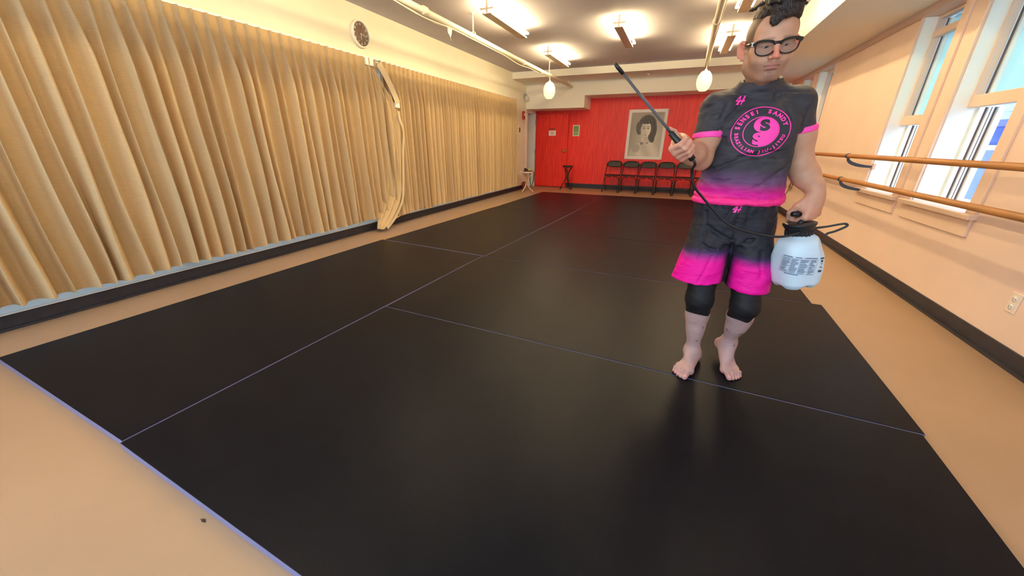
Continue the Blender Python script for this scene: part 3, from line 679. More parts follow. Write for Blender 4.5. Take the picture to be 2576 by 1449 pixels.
# notices and poster
nt_ = empty('door_notice', (-3.436, 10.797, 1.487)); tag(nt_, 'small white notice with red print taped on the red door', 'notice')
M_paper = mat('paper', (0.92, 0.90, 0.84, 1), 0.7)
MB().box((-0.105, 0, -0.065), (0.105, 0.002, 0.065)).build('paper', M_paper, nt_)
tx = MB()
for i, (w, z) in enumerate([(0.13, 0.028), (0.11, 0.010), (0.11, -0.006), (0.09, -0.03)]): tx.box((-w / 2, -0.0012, z - 0.004), (w / 2, 0.0, z + 0.004))
tx.build('printed_lines', mat('notice_red', lin(214, 90, 70), 0.6), nt_)
pl_ = MB().box((-0.09, 0, -0.018), (0.09, 0.003, 0.018)).build('door_plate', mat('dark_plate', lin(150, 60, 30), 0.5), None, (-3.45, 10.796, 1.60)); tag(pl_, 'faint dark plate above the white notice on the red door', 'door plate')
gn = empty('green_notice', (-2.77, 10.896, 1.553)); tag(gn, 'green and white notice on the red wall next to the door', 'notice')
MB().box((-0.095, 0, -0.142), (0.095, 0.003, 0.142)).build('paper', M_paper, gn)
MB().box((-0.080, -0.001, -0.128), (0.080, 0.0, 0.128)).build('green_ground', mat('pale_green', lin(170, 200, 140), 0.6), gn)
tx = MB(); rr = random.Random(4)
for i in range(9):
    z = 0.108 - i * 0.027; x = -0.07
    while x < 0.06:
        w = rr.uniform(0.015, 0.05); hgt = 0.010 if i < 5 else 0.006
        tx.box((x, -0.002, z - hgt), (min(0.07, x + w), -0.001, z + hgt * 0.6)); x += w + 0.006
tx.build('printed_lines', mat('print_green', lin(50, 90, 40), 0.6), gn)

def portrait_poster():
    r = empty('portrait_poster', (-0.897, YF - 0.004, 1.44)); tag(r, 'black and white portrait poster of a woman pinned to the red wall', 'poster')
    MB().box((-0.478, 0, -0.608), (0.478, 0.003, 0.608)).build('paper_border', M_paper, r)
    nx, nz = 150, 200; w, h = 0.405, 0.535
    U, V = np.meshgrid(np.linspace(-1, 1, nx), np.linspace(-1, 1, nz), indexing='xy')
    X = U * 0.75; Y = V          # picture plane, Y up
    def blob(cx, cy, rx, ry, rot=0.0, soft=0.12):
        c, s = math.cos(rot), math.sin(rot); dx, dy = X - cx, Y - cy
        d = np.sqrt(((dx * c + dy * s) / rx) ** 2 + ((-dx * s + dy * c) / ry) ** 2)
        return np.clip((1 - d) / soft + 0.5, 0, 1)
    L = 0.52 + 0.10 * np.sin(X * 3 + 1.2) * np.cos(Y * 2.1) - 0.10 * (Y > 0) * Y + 0.05 * X
    def over(mask, val):
        nonlocal L
        L = L * (1 - mask) + val * mask
    hairn = 0.14 + 0.05 * np.sin(X * 42 + 6 * np.sin(Y * 9)) * np.cos(Y * 17)
    over(blob(0.02, 0.43, 0.42, 0.46), hairn); over(blob(0.30, 0.12, 0.18, 0.42, -0.1), hairn); over(blob(-0.33, 0.30, 0.15, 0.30, 0.1), hairn + 0.03)
    over(blob(0.30, -0.15, 0.13, 0.22, 0.15), hairn)
    over(blob(-0.02, -0.14, 0.155, 0.30, soft=0.10), 0.60 + 0.10 * (X < -0.05))            # neck
    over(blob(0.03, -0.88, 0.70, 0.58, soft=0.06), 0.66 + 0.06 * np.cos(X * 9 + Y * 5))      # shoulders and dress
    over(blob(-0.40, -0.62, 0.20, 0.20, 0.5, 0.35), 0.48)
    over(blob(-0.02, 0.24, 0.235, 0.36, 0.0, 0.10), 0.72 - 0.16 * np.clip(-(X + 0.02) * 3.2, -0.4, 1))  # face
    over(blob(-0.02, 0.57, 0.24, 0.09, 0, 0.5), hairn)
    for sx in (-1, 1):
        over(blob(-0.02 + sx * 0.10, 0.285, 0.052, 0.020, 0, 0.6), 0.20); over(blob(-0.02 + sx * 0.10, 0.30, 0.075, 0.045, 0, 1.2) * 0.45, 0.40)
        over(blob(-0.02 + sx * 0.105, 0.372, 0.078, 0.014, sx * -0.15, 0.8) * 0.85, 0.22)
    over(blob(-0.055, 0.17, 0.018, 0.10, 0, 1.0) * 0.4, 0.45); over(blob(-0.02, 0.095, 0.045, 0.016, 0, 0.9) * 0.7, 0.38)
    over(blob(-0.02, -0.005, 0.075, 0.020, 0, 0.7) * 0.85, 0.32); over(blob(-0.02, -0.05, 0.06, 0.015, 0, 1) * 0.4, 0.45)
    over(blob(-0.02, -0.125, 0.12, 0.03, 0, 1) * 0.4, 0.45)
    d = np.abs(Y + 0.37 - 0.9 * (X + 0.03) ** 2 * np.sign(1) - 0.0); over(np.clip((0.012 - d) / 0.008, 0, 1) * (np.abs(X + 0.02) < 0.28), 0.30)
    over(blob(-0.14, -0.40, 0.06, 0.06, 0, 0.6), 0.24); over(blob(0.12, -0.38, 0.04, 0.04, 0, 0.6), 0.28)
    L = np.clip((L - 0.04) * 1.22, 0.02, 1)
    vs = [(float(u * w), -0.0008, float(v * h)) for u, v in zip(U.ravel(), V.ravel())]
    fs = [(j * nx + i, j * nx + i + 1, (j + 1) * nx + i + 1, (j + 1) * nx + i) for j in range(nz - 1) for i in range(nx - 1)]
    me = bpy.data.meshes.new('portrait_print'); me.from_pydata(vs, [], fs); me.update()
    ca = me.color_attributes.new('print', 'FLOAT_COLOR', 'POINT')
    Lf = L.ravel(); buf = np.stack([Lf * 1.0, Lf * 0.95, Lf * 0.82, np.ones_like(Lf)], 1).astype(np.float32)
    buf[:, :3] = buf[:, :3] ** 1.25
    ca.data.foreach_set('color', buf.ravel())
    m = mat('portrait_ink', (0.5, 0.5, 0.5, 1), 0.5); nt = m.node_tree
    at = nt.nodes.new('ShaderNodeVertexColor'); at.layer_name = 'print'; nt.links.new(at.outputs[0], nt.nodes['Principled BSDF'].inputs['Base Color'])
    me.materials.append(m); o = bpy.data.objects.new('portrait_print', me); C.objects.link(o); o.parent = r
    for sx in (-1, 1):
        for sz in (-1, 1): MB().lathe([(0, -0.006), (0.006, -0.005), (0.008, 0.0)], 10, axis='y', c=(sx * 0.455, 0, sz * 0.585)).build('push_pin', M_grey, r)
    return r
portrait_poster()
bug = MB().lathe([(0, 0), (0.004, 0.001), (0.005, 0.004), (0, 0.006)], 10, sx=1.6).box((-0.016, -0.001, 0.001), (0.012, 0.001, 0.002)).build('debris_speck', mat('debris', lin(60, 45, 35), 0.8), None, (-1.294, 0.362, 0)); tag(bug, 'tiny dark speck of debris on the bare floor in front of the mats', 'debris')

# ================================================================== the person
# distance fields blended on a grid and turned into smooth skins
class Field:
    def __init__(s, lo, hi, h):
        s.lo = np.array(lo, float); s.h = h
        s.n = np.ceil((np.array(hi) - s.lo) / h).astype(int) + 1
        s.D = np.full(tuple(s.n), 0.2, np.float32)
        s.ax = [s.lo[i] + h * np.arange(s.n[i]) for i in range(3)]
    def _sl(s, lo, hi):
        a = np.clip(np.floor((np.array(lo) - s.lo) / s.h).astype(int), 0, s.n)
        b = np.clip(np.ceil((np.array(hi) - s.lo) / s.h).astype(int) + 1, 0, s.n)
        if np.any(b <= a): return None, None
        sl = tuple(slice(a[i], b[i]) for i in range(3))
        P = np.meshgrid(*[s.ax[i][sl[i]].astype(np.float32) for i in range(3)], indexing='ij')
        return sl, P
    def _put(s, sl, d, k, op):
        D = s.D[sl]
        if op == 'add':
            if k > 0: hh = np.maximum(k - np.abs(D - d), 0) / k; s.D[sl] = np.minimum(D, d) - hh * hh * k * 0.25
            else: s.D[sl] = np.minimum(D, d)
        elif op == 'sub':
            d = -d; hh = np.maximum(k - np.abs(D - d), 0) / max(k, 1e-6); s.D[sl] = np.maximum(D, d) + hh * hh * k * 0.25
        elif op == 'and':
            hh = np.maximum(k - np.abs(D - d), 0) / max(k, 1e-6); s.D[sl] = np.maximum(D, d) + hh * hh * k * 0.25
    def cap(s, a, b, ra, rb=None, k=0.02, op='add', flat=None):
        """tapered limb from a to b; flat=(dir, factor) squashes the section along dir"""
        rb = ra if rb is None else rb
        a = np.array(a, float); b = np.array(b, float); m = max(ra, rb) * (flat[2] if flat and len(flat) > 2 else 1) + k + 2 * s.h
        sl, P = s._sl(np.minimum(a, b) - m, np.maximum(a, b) + m)
        if sl is None: return s
        ab = b - a; L = float(ab @ ab)
        Q = [P[i] - a[i] for i in range(3)]
        t = np.clip((Q[0] * ab[0] + Q[1] * ab[1] + Q[2] * ab[2]) / max(L, 1e-9), 0, 1)
        E = [Q[i] - t * ab[i] for i in range(3)]
        if flat:
            f = np.array(flat[0], float); f /= np.linalg.norm(f); c = E[0] * f[0] + E[1] * f[1] + E[2] * f[2]
            g = flat[1] - 1
            E = [E[i] + c * f[i] * g for i in range(3)]
        d = np.sqrt(E[0] ** 2 + E[1] ** 2 + E[2] ** 2) - (ra + (rb - ra) * t)
        if flat and flat[1] > 1: d = d / (1 + 0.3 * (flat[1] - 1))
        s._put(sl, d, k, op); return s
    def chain(s, pts, rs, k=0.02, op='add', flat=None):
        for i in range(len(pts) - 1): s.cap(pts[i], pts[i + 1], rs[i], rs[i + 1], k, op, flat)
        return s
    def ell(s, c, r, k=0.02, op='add', R=None):
        c = np.array(c, float); r = np.array(r, float); m = max(r) + k + 2 * s.h
        sl, P = s._sl(c - m, c + m)
        if sl is None: return s
        Q = [P[i] - c[i] for i in range(3)]
        if R is not None: Q = [Q[0] * R[0][i] + Q[1] * R[1][i] + Q[2] * R[2][i] for i in range(3)]
        k0 = np.sqrt((Q[0] / r[0]) ** 2 + (Q[1] / r[1]) ** 2 + (Q[2] / r[2]) ** 2)
        k1 = np.sqrt((Q[0] / r[0] ** 2) ** 2 + (Q[1] / r[1] ** 2) ** 2 + (Q[2] / r[2] ** 2) ** 2) + 1e-6
        s._put(sl, k0 * (k0 - 1) / k1, k, op); return s
    def loft(s, secs, k=0.02, op='add', yaw=0.0, power=2.0, soft=0.03):
        """stack of elliptical sections (z, cx, cy, a, b)"""
        S = np.array(secs, float); z0, z1 = S[0, 0], S[-1, 0]; m = S[:, 3:5].max() + k + 2 * s.h
        sl, P = s._sl((S[:, 1].min() - m, S[:, 2].min() - m, z0 - k - soft), (S[:, 1].max() + m, S[:, 2].max() + m, z1 + k + soft))
        if sl is None: return s
        z = s.ax[2][sl[2]]
        zz = np.linspace(z0, z1, 60)
        def sm(col):
            v = np.interp(zz, S[:, 0], S[:, col]); kk = np.array([1, 2, 3, 2, 1]) / 9; vp = np.pad(v, 2, mode='edge'); v = np.convolve(vp, kk, 'valid')
            return np.interp(z, zz, v).astype(np.float32)
        cx, cy, A, B = sm(1), sm(2), sm(3), sm(4)
        X = P[0] - cx; Y = P[1] - cy; c, si = math.cos(yaw), math.sin(yaw)
        U = X * c + Y * si; V = -X * si + Y * c
        rr = (np.abs(U / A) ** power + np.abs(V / B) ** power) ** (1 / power)
        d = (rr - 1) * np.minimum(A, B) * 1.0
        dz = np.maximum(z0 - P[2], P[2] - z1)
        d = np.maximum(d, dz) if soft == 0 else np.where(dz > 0, np.sqrt(np.maximum(d, 0) ** 2 + dz ** 2), d)
        s._put(sl, d.astype(np.float32), k, op); return s
    def plane(s, p, n, k=0.0, lo=None, hi=None):
        """keep the side the normal points away from"""
        lo = s.lo if lo is None else lo; hi = [s.ax[i][-1] for i in range(3)] if hi is None else hi
        sl, P = s._sl(lo, hi); n = np.array(n, float); n /= np.linalg.norm(n)
        d = sum((P[i] - p[i]) * n[i] for i in range(3)); s._put(sl, d, k, 'and'); return s
    def noise(s, fn, lo=None, hi=None):
        lo = s.lo if lo is None else lo; hi = [s.ax[i][-1] for i in range(3)] if hi is None else hi
        sl, P = s._sl(lo, hi); s.D[sl] += fn(P[0], P[1], P[2]).astype(np.float32); return s
    def mesh(s):
        D = s.D; I = D < 0
        m = I[:-1, :-1, :-1].copy(); M = m.copy()
        for dx in (0, 1):
            for dy in (0, 1):
                for dz in (0, 1):
                    q = I[dx:I.shape[0] - 1 + dx, dy:I.shape[1] - 1 + dy, dz:I.shape[2] - 1 + dz]
                    m &= q; M |= q
        cells = np.argwhere(M & ~m)
        cn = np.array([(a, b, c) for a in (0, 1) for b in (0, 1) for c in (0, 1)])
        V = np.stack([D[cells[:, 0] + c[0], cells[:, 1] + c[1], cells[:, 2] + c[2]] for c in cn], 1)
        acc = np.zeros((len(cells), 3)); cnt = np.zeros(len(cells))
        for a in range(8):
            for b in range(a + 1, 8):
                if np.abs(cn[a] - cn[b]).sum() != 1: continue
                va, vb = V[:, a], V[:, b]; x = (va < 0) != (vb < 0)
                t = np.where(x, va / np.where(x, va - vb, 1), 0)
                acc += np.where(x[:, None], cn[a] + t[:, None] * (cn[b] - cn[a]), 0); cnt += x
        P = s.lo + (cells + acc / cnt[:, None]) * s.h
        sh = np.array(D.shape) - 1
        key = (cells[:, 0] * sh[1] + cells[:, 1]) * sh[2] + cells[:, 2]
        order = np.argsort(key); sk = key[order]
        F = []
        for ax in range(3):
            o = [(0, 0, 0)] * 4
            e1, e2 = [(1, 2), (2, 0), (0, 1)][ax]
            a = [slice(None)] * 3; b = [slice(None)] * 3; a[ax] = slice(0, -1); b[ax] = slice(1, None)
            X = I[tuple(a)] != I[tuple(b)]
            idx = np.argwhere(X)
            idx = idx[(idx[:, e1] > 0) & (idx[:, e2] > 0) & (idx[:, e1] < sh[e1]) & (idx[:, e2] < sh[e2])]
            ins = I[idx[:, 0], idx[:, 1], idx[:, 2]]
            q = []
            for (u, v) in ((0, 0), (-1, 0), (-1, -1), (0, -1)):
                c = idx.copy(); c[:, e1] += u; c[:, e2] += v
                kk = (c[:, 0] * sh[1] + c[:, 1]) * sh[2] + c[:, 2]
                q.append(order[np.clip(np.searchsorted(sk, kk), 0, len(sk) - 1)])
            q = np.stack(q, 1); q[~ins] = q[~ins][:, ::-1]
            F.append(q)
        return P, np.concatenate(F)

def skin_object(name, P, F, material, parent, colors=None, smooth_it=1, extra=None, mats=None):
    """P, F numpy; colours per vertex in an attribute called 'pigment'"""
    if smooth_it:
        n = len(P)
        for _ in range(smooth_it):
            acc = np.zeros_like(P); cnt = np.zeros(n)
            for a, b in ((0, 1), (1, 2), (2, 3), (3, 0)):
                np.add.at(acc, F[:, a], P[F[:, b]]); np.add.at(acc, F[:, b], P[F[:, a]]); np.add.at(cnt, F[:, a], 1); np.add.at(cnt, F[:, b], 1)
            P = P * 0.5 + 0.5 * acc / np.maximum(cnt, 1)[:, None]
    me = bpy.data.meshes.new(name)
    me.vertices.add(len(P)); me.vertices.foreach_set('co', P.astype(np.float32).ravel())
    me.loops.add(F.size); me.loops.foreach_set('vertex_index', F.astype(np.int32).ravel())
    me.polygons.add(len(F)); me.polygons.foreach_set('loop_start', (np.arange(len(F)) * 4).astype(np.int32)); me.polygons.foreach_set('loop_total', np.full(len(F), 4, np.int32))
    me.polygons.foreach_set('use_smooth', np.ones(len(F), bool))
    me.update(calc_edges=True); me.validate()
    if colors is not None:
        ca = me.color_attributes.new('pigment', 'FLOAT_COLOR', 'POINT')
        buf = np.ones((len(P), 4), np.float32); buf[:, :3] = colors; ca.data.foreach_set('color', buf.ravel())
    for m_ in (mats or [material]): me.materials.append(m_)
    o = bpy.data.objects.new(name, me); C.objects.link(o)
    if parent: o.parent = parent; o.matrix_parent_inverse = Matrix.Translation(-parent.location)
    return o
def pigment_mat(name, rough, bump=0.0, bscale=100, sss=0.0, spec=0.4, stretch=(1, 1, 1), bump2=0.0, b2scale=12):
    m = mat(name, (0.5, 0.5, 0.5, 1), rough, bump=bump, bscale=bscale, sss=sss, spec=spec, stretch=stretch)
    nt = m.node_tree; at = nt.nodes.new('ShaderNodeVertexColor'); at.layer_name = 'pigment'
    b = nt.nodes['Principled BSDF']; nt.links.new(at.outputs[0], b.inputs['Base Color'])
    if bump2:
        tc = nt.nodes.new('ShaderNodeTexCoord'); mp = nt.nodes.new('ShaderNodeMapping'); mp.inputs['Rotation'].default_value = (0.3, 0.5, 0.2); mp.inputs['Scale'].default_value = (1, 1, 2.6)
        n = nt.nodes.new('ShaderNodeTexNoise'); n.inputs['Scale'].default_value = b2scale; n.inputs['Detail'].default_value = 2
        bp = nt.nodes.new('ShaderNodeBump'); bp.inputs['Strength'].default_value = bump2; bp.inputs['Distance'].default_value = 0.02
        nt.links.new(tc.outputs['Object'], mp.inputs[0]); nt.links.new(mp.outputs[0], n.inputs['Vector']); nt.links.new(n.outputs['Fac'], bp.inputs['Height'])
        old = b.inputs['Normal'].links[0].from_socket if b.inputs['Normal'].is_linked else None
        if old: nt.links.new(old, bp.inputs['Normal'])
        nt.links.new(bp.outputs[0], b.inputs['Normal'])
    return m
def L3(r, g, b): return np.array(lin(r, g, b)[:3])
def blend(Ccol, m, col): return Ccol * (1 - m[:, None]) + np.array(col) * m[:, None]
def sstep(a, b, x): t = np.clip((x - a) / (b - a), 0, 1); return t * t * (3 - 2 * t)
def vnoise(P, sc, seed=0):
    r = np.random.RandomState(seed); v = np.zeros(len(P))
    for i in range(6):
        d = r.normal(size=3); d /= np.linalg.norm(d); v += np.sin((P @ d) * sc * (0.6 + 0.9 * r.rand()) + r.rand() * 6.28)
    return v / 3.0
V = lambda *a: np.array(a, float)
FLOOR = 0.0365

person = empty('person', (0.29, 2.03, FLOOR))
tag(person, 'barefoot person in glasses, black and pink t-shirt and shorts, spraying the mats', 'person')
M_skin = pigment_mat('skin', 0.5, bump=0.05, bscale=160, sss=0.12, spec=0.4)

# ---- joints (world metres)
shR, elR, wrR = V(.122, 1.985, 1.345), V(.092, 1.95, 1.140), V(-.004, 1.755, 1.205)
shL, elL, wrL = V(.424, 2.06, 1.362), V(.508, 2.09, 1.115), V(.574, 2.015, 1.006)
neckB = V(.272, 2.045, 1.43)
hipR, hipL = V(.205, 2.07, .86), V(.385, 2.08, .86)
knR, knL = V(.212, 1.985, .455), V(.418, 1.985, .455)
anR, anL = V(.238, 2.045, .115), V(.414, 2.125, .170)
YAW = 0.10

TORSO = [(.80, .290, 2.080, .150, .098), (.88, .287, 2.075, .152, .098), (.95, .284, 2.060, .150, .098), (1.02, .283, 2.050, .152, .102), (1.10, .283, 2.048, .150, .102),
         (1.20, .282, 2.048, .150, .102), (1.28, .281, 2.050, .150, .098), (1.33, .278, 2.055, .140, .084), (1.37, .275, 2.058, .110, .064)]

def fist(F, wr, d, t, seg, grip_r, thumb='along', k=0.006, scale=1.0):
    """hand closed round a bar; d wrist->knuckles, t towards the thumb; returns bar centre"""
    t = t / np.linalg.norm(t); d = d - t * (t @ d); d /= np.linalg.norm(d)
    n = seg * np.cross(t, d)
    S = scale
    # palm
    for i, tt in enumerate((.030, .010, -.011, -.030)):
        kn = wr + d * (.088 - (.0, .0, .005, .013)[i]) * S + t * tt * S
        F.cap(wr + d * .012 * S + t * tt * .55 * S, kn, .0155 * S, .0125 * S, k=0.014)
    F.ell(wr + d * .050 * S + n * .008 * S, (.030 * S,) * 3, k=0.02)
    F.cap(wr - d * .03, wr + d * .02 * S, .029, .026 * S, k=0.03, flat=(n, 1.25))
    F.cap(wr + d * .015 * S + t * .018 * S + n * .008 * S, wr + d * .052 * S + t * .034 * S + n * .020 * S, .017 * S, .014 * S, k=0.015)
    c = wr + d * .075 * S + n * (grip_r + .014) * S
    lens = ((.043, .026, .021), (.047, .030, .022), (.044, .028, .021), (.034, .021, .019))
    for i, tt in enumerate((.031, .0105, -.0105, -.030)):
        p = wr + d * (.088 - (.0, -.002, .003, .012)[i]) * S + t * tt * S
        ang = 0.0; rr = (.0105, .0105, .0100, .0088)[i] * S
        for j, (bend, ln) in enumerate(zip((62 + 3 * i, 82, 62), lens[i])):
            ang += math.radians(bend); q = p + (d * math.cos(ang) + n * math.sin(ang)) * ln * S
            F.cap(p, q, rr * (1.06, 0.96, 0.88)[j], rr * (0.97, 0.90, 0.78)[j], k=0.004 if j else 0.008)
            p = q
    if thumb == 'along':
        pts = [wr + d * .025 * S + t * .026 * S + n * .012 * S, wr + d * .050 * S + t * .046 * S + n * .026 * S, wr + d * .062 * S + t * .070 * S + n * .030 * S, wr + d * .070 * S + t * .092 * S + n * .028 * S]
    else:
        pts = [wr + d * .022 * S + t * .026 * S + n * .012 * S, wr + d * .045 * S + t * .046 * S + n * .026 * S, wr + d * .072 * S + t * .050 * S + n * .046 * S, wr + d * .094 * S + t * .040 * S + n * .056 * S]
    F.chain(pts, [.0150 * S, .0125 * S, .0108 * S, .0092 * S], k=0.006)
    return c, t, n

def foot(F, an, heel, toe_dir, side, lift, out):
    """side: unit vector towards the big toe; toe_dir horizontal forward"""
    f = toe_dir / np.linalg.norm(toe_dir); sd = side - f * (side @ f); sd /= np.linalg.norm(sd); up = V(0, 0, 1)
    g = FLOOR
    ball = heel + f * .175; ball[2] = g + .020
    hz = V(heel[0], heel[1], g + .028 + lift)
    F.ell(hz, (.030, .033, .029), k=0.02)
    F.cap(an, hz + f * .005 + up * .008, .031, .026, k=0.03)
    F.cap(an + f * .012, ball - f * .055 + up * (.034 + lift * .3), .036, .026, k=0.035)
    F.cap(hz + f * .02 - sd * .012, ball - sd * .026 - f * .015, .022, .018, k=0.025)
    F.cap(hz + f * .03 + sd * .010 + up * .02, ball + sd * .026 + up * .004, .024, .021, k=0.03)
    F.cap(ball - sd * .028 - f * .012, ball + sd * .028, .018, .020, k=0.02)
    tips = [(.030, .066, .0135, .016), (.008, .064, .0096, .012), (-.010, .056, .0088, .011), (-.026, .046, .0082, .010), (-.040, .032, .0080, .010)]
    for i, (o, ln, r, rb) in enumerate(tips):
        a = ball + sd * o * .82 + up * .004 + f * (.012 if i else .005); b_ = ball + sd * o + f * ln * .62 + up * (.000 if i == 0 else .007); c = ball + sd * (o + (-.002 if i == 0 else 0)) + f * ln; c[2] = g + r * .92
        F.cap(a, b_, rb, r * 0.92, k=0.009); F.cap(b_, c, r * 0.92, r, k=0.004)
    return f, sd, ball

B = Field((-.16, 1.50, 0.02), (.72, 2.26, 1.47), 0.0032)
B.loft(TORSO, k=0.02, yaw=YAW)
B.cap(neckB + V(0, .018, -.03), V(.268, 2.005, 1.50), .052, .055, k=0.03)
for sh in (shR, shL): B.ell(sh, (.050, .050, .050), k=0.03); B.cap(neckB + V(0, .016, -.050), sh + V(0, 0, .0), .036, .032, k=0.03)
# arms
B.chain([shR, shR * .5 + elR * .5 + V(0, -.004, 0), elR], [.049, .050, .044], k=0.03)
B.cap(elR, elR * .62 + wrR * .38, .044, .045, k=0.03); B.cap(elR * .62 + wrR * .38, wrR, .045, .029, k=0.03)
B.chain([shL, shL * .5 + elL * .5 + V(.004, 0, 0), elL], [.054, .055, .047], k=0.03)
B.cap(elL, elL * .65 + wrL * .35, .048, .048, k=0.03); B.cap(elL * .65 + wrL * .35, wrL, .048, .029, k=0.03)
# hands
wd_t = V(-.255, -.115, .262); wd_t /= np.linalg.norm(wd_t); gR, tR, nR = fist(B, wrR, V(-.42, -.86, .05), wd_t, 1, .013, 'along', scale=1.06)
gL, tL, nL = fist(B, wrL, V(.02, -.10, -1.0), V(-.74, -.67, .0), -1, .013, 'across', scale=1.16)
# legs
for hp, kn, an in ((hipR, knR, anR), (hipL, knL, anL)):
    B.chain([hp, hp * .5 + kn * .5, kn], [.076, .070, .054], k=0.03)
    d_ = an - kn
    back = V(0, .022, 0)
    B.ell(kn + d_ * .32 + V(.016 if kn is knL else .004, .018, 0), (.050 if kn is knL else .046, .050, .095), k=0.03)
    B.cap(kn, kn + d_ * .30 + back * .6, .054, .052, k=0.03); B.cap(kn + d_ * .30 + back, kn + d_ * .62 + back * .3, .050, .037, k=0.03); B.cap(kn + d_ * .55, an, .040, .033, k=0.03)
heelR = V(.262, 2.085, 0); heelL = V(.392, 2.180, 0)
fR = foot(B, anR, heelR, V(-.36, -1.0, 0), V(1, 0, 0), 0.0, 1)
fL = foot(B, anL, heelL, V(.26, -1.0, 0), V(-1, 0, 0), 0.058, 1)
B.ell(anR + V(.034, .006, -.006), (.012, .014, .014), k=0.012); B.ell(anR + V(-.032, .01, -.014), (.012, .014, .014), k=0.012)
B.ell(anL + V(-.034, .0, -.006), (.012, .014, .014), k=0.012); B.ell(anL + V(.034, .008, -.012), (.012, .014, .014), k=0.012)
B.plane((0, 0, FLOOR + 0.0004), (0, 0, -1), lo=(-.16, 1.5, 0.02), hi=(.72, 2.26, 0.08))
Pb, Fb = B.mesh()

# ---- head in its own frame: x towards the subject's left, y forward, z up
Hs = 1.0
H = Field((-.105, -.135, -.165), (.105, .145, .150), 0.0017)
H.ell((0, -.014, .042), (.0765, .098, .083), k=0.02)
H.ell((0, .022, .050), (.066, .064, .060), k=0.03)
H.ell((0, .030, -.015), (.063, .056, .070), k=0.03)
H.ell((0, .018, -.058), (.054, .054, .042), k=0.03)
for s_ in (-1, 1):
    H.chain([(s_ * .060, -.010, -.012), (s_ * .0525, .0, -.060), (s_ * .020, .062, -.089)], [.014, .0165, .017], k=0.026)
    H.ell((s_ * .047, .046, -.010), (.022, .024, .017), k=0.022)
    H.cap((s_ * .046, .064, .030), (s_ * .012, .080, .026), .0085, .0085, k=0.016)
    H.ell((s_ * .031, .093, .011), (.019, .017, .0125), k=0.014, op='sub')
    H.ell((s_ * .0315, .0665, .010), (.0150, .0150, .0138), k=0.004)              # closed-lid ball
    H.ell((s_ * .0318, .0830, .0080), (.0132, .0085, .0050), k=0.002, op='sub')     # lid opening
    H.cap((s_ * .018, .082, .0135), (s_ * .046, .074, .0140), .0026, .0026, k=0.004)
    H.ell((s_ * .034, .055, -.030), (.024, .026, .026), k=0.025)
H.ell((0, .062, -.086), (.022, .020, .017), k=0.018)
H.cap((0, .083, .024), (0, .104, -.014), .0068, .0082, k=0.012); H.ell((0, .1065, -.0195), (.0105, .0105, .0095), k=0.007)
for s_ in (-1, 1):
    H.ell((s_ * .0135, .0940, -.0240), (.0074, .0108, .0070), k=0.006); H.ell((s_ * .0072, .101, -.0305), (.0042, .0060, .0032), k=0.003, op='sub')
H.ell((0, .066, -.052), (.034, .024, .026), k=0.02)
H.ell((0, .0850, -.0468), (.0225, .0080, .0046), k=0.006); H.ell((0, .0850, -.0580), (.0185, .0092, .0064), k=0.006)
H.chain([(-.026, .084, -.0548), (-.012, .0945, -.0522), (0, .0965, -.0518), (.012, .0945, -.0522), (.026, .084, -.0548)], [.0012, .0016, .0016, .0016, .0012], k=0.003, op='sub')
H.ell((0, .0935, -.0385), (.0028, .0035, .006), k=0.003, op='sub')
H.ell((0, .088, -.070), (.016, .006, .004), k=0.008, op='sub')
for s_ in (-1, 1):      # ears, standing a little away from the head
    e0 = V(s_ * .0790, -.006, -.004); be = .62
    nE, uE, zE = V(s_ * math.cos(be), math.sin(be), 0), V(s_ * math.sin(be), -math.cos(be), 0), V(0, -.10, 1)
    RE = np.stack([nE, uE, V(0, 0, 1)], 1)
    pE = lambda u, w, n=0.0: e0 + uE * u + zE * w + nE * n
    H.ell(pE(.006, 0), (.0060, .0165, .0275), k=0.007, R=RE)
    ring = [pE(.008 + .0155 * math.cos(a), .003 + .0265 * math.sin(a), .004) for a in np.linspace(2.9, -1.15, 16)]
    H.chain(ring, [.0040] * len(ring), k=0.004)
    H.ell(pE(.003, -.002, .007), (.0055, .0090, .0125), k=0.004, op='sub', R=RE)
    H.ell(pE(.011, .012, .006), (.0030, .0050, .0090), k=0.003, op='sub', R=RE)
    H.ell(pE(.002, -.026, .002), (.0050, .0075, .0080), k=0.005, R=RE)
    H.ell(pE(-.008, -.002, .003), (.0040, .0040, .0060), k=0.004, R=RE)
HO = V(.263, 1.972, 1.566); HS = 1.07
Rh = (Matrix.Rotation(PI + 0.12, 3, 'Z') @ Matrix.Rotation(math.radians(-15), 3, 'X'))   # local y forward -> towards the camera, nodding down
Rh = Matrix.Rotation(-0.07, 3, 'Y') @ Rh
Rn = np.array(Rh)
def toL(p): return (np.array(p) - HO) @ Rn / HS
def toW(P): return np.array(P) * HS @ Rn.T + HO
H.cap(toL(V(.270, 2.034, 1.40)), toL(V(.266, 2.000, 1.52)), .0530, .0530, k=0.035)
H.ell(toL(V(.262, 1.955, 1.447)), (.012, .012, .014), k=0.02)
Ph, Fh = H.mesh()

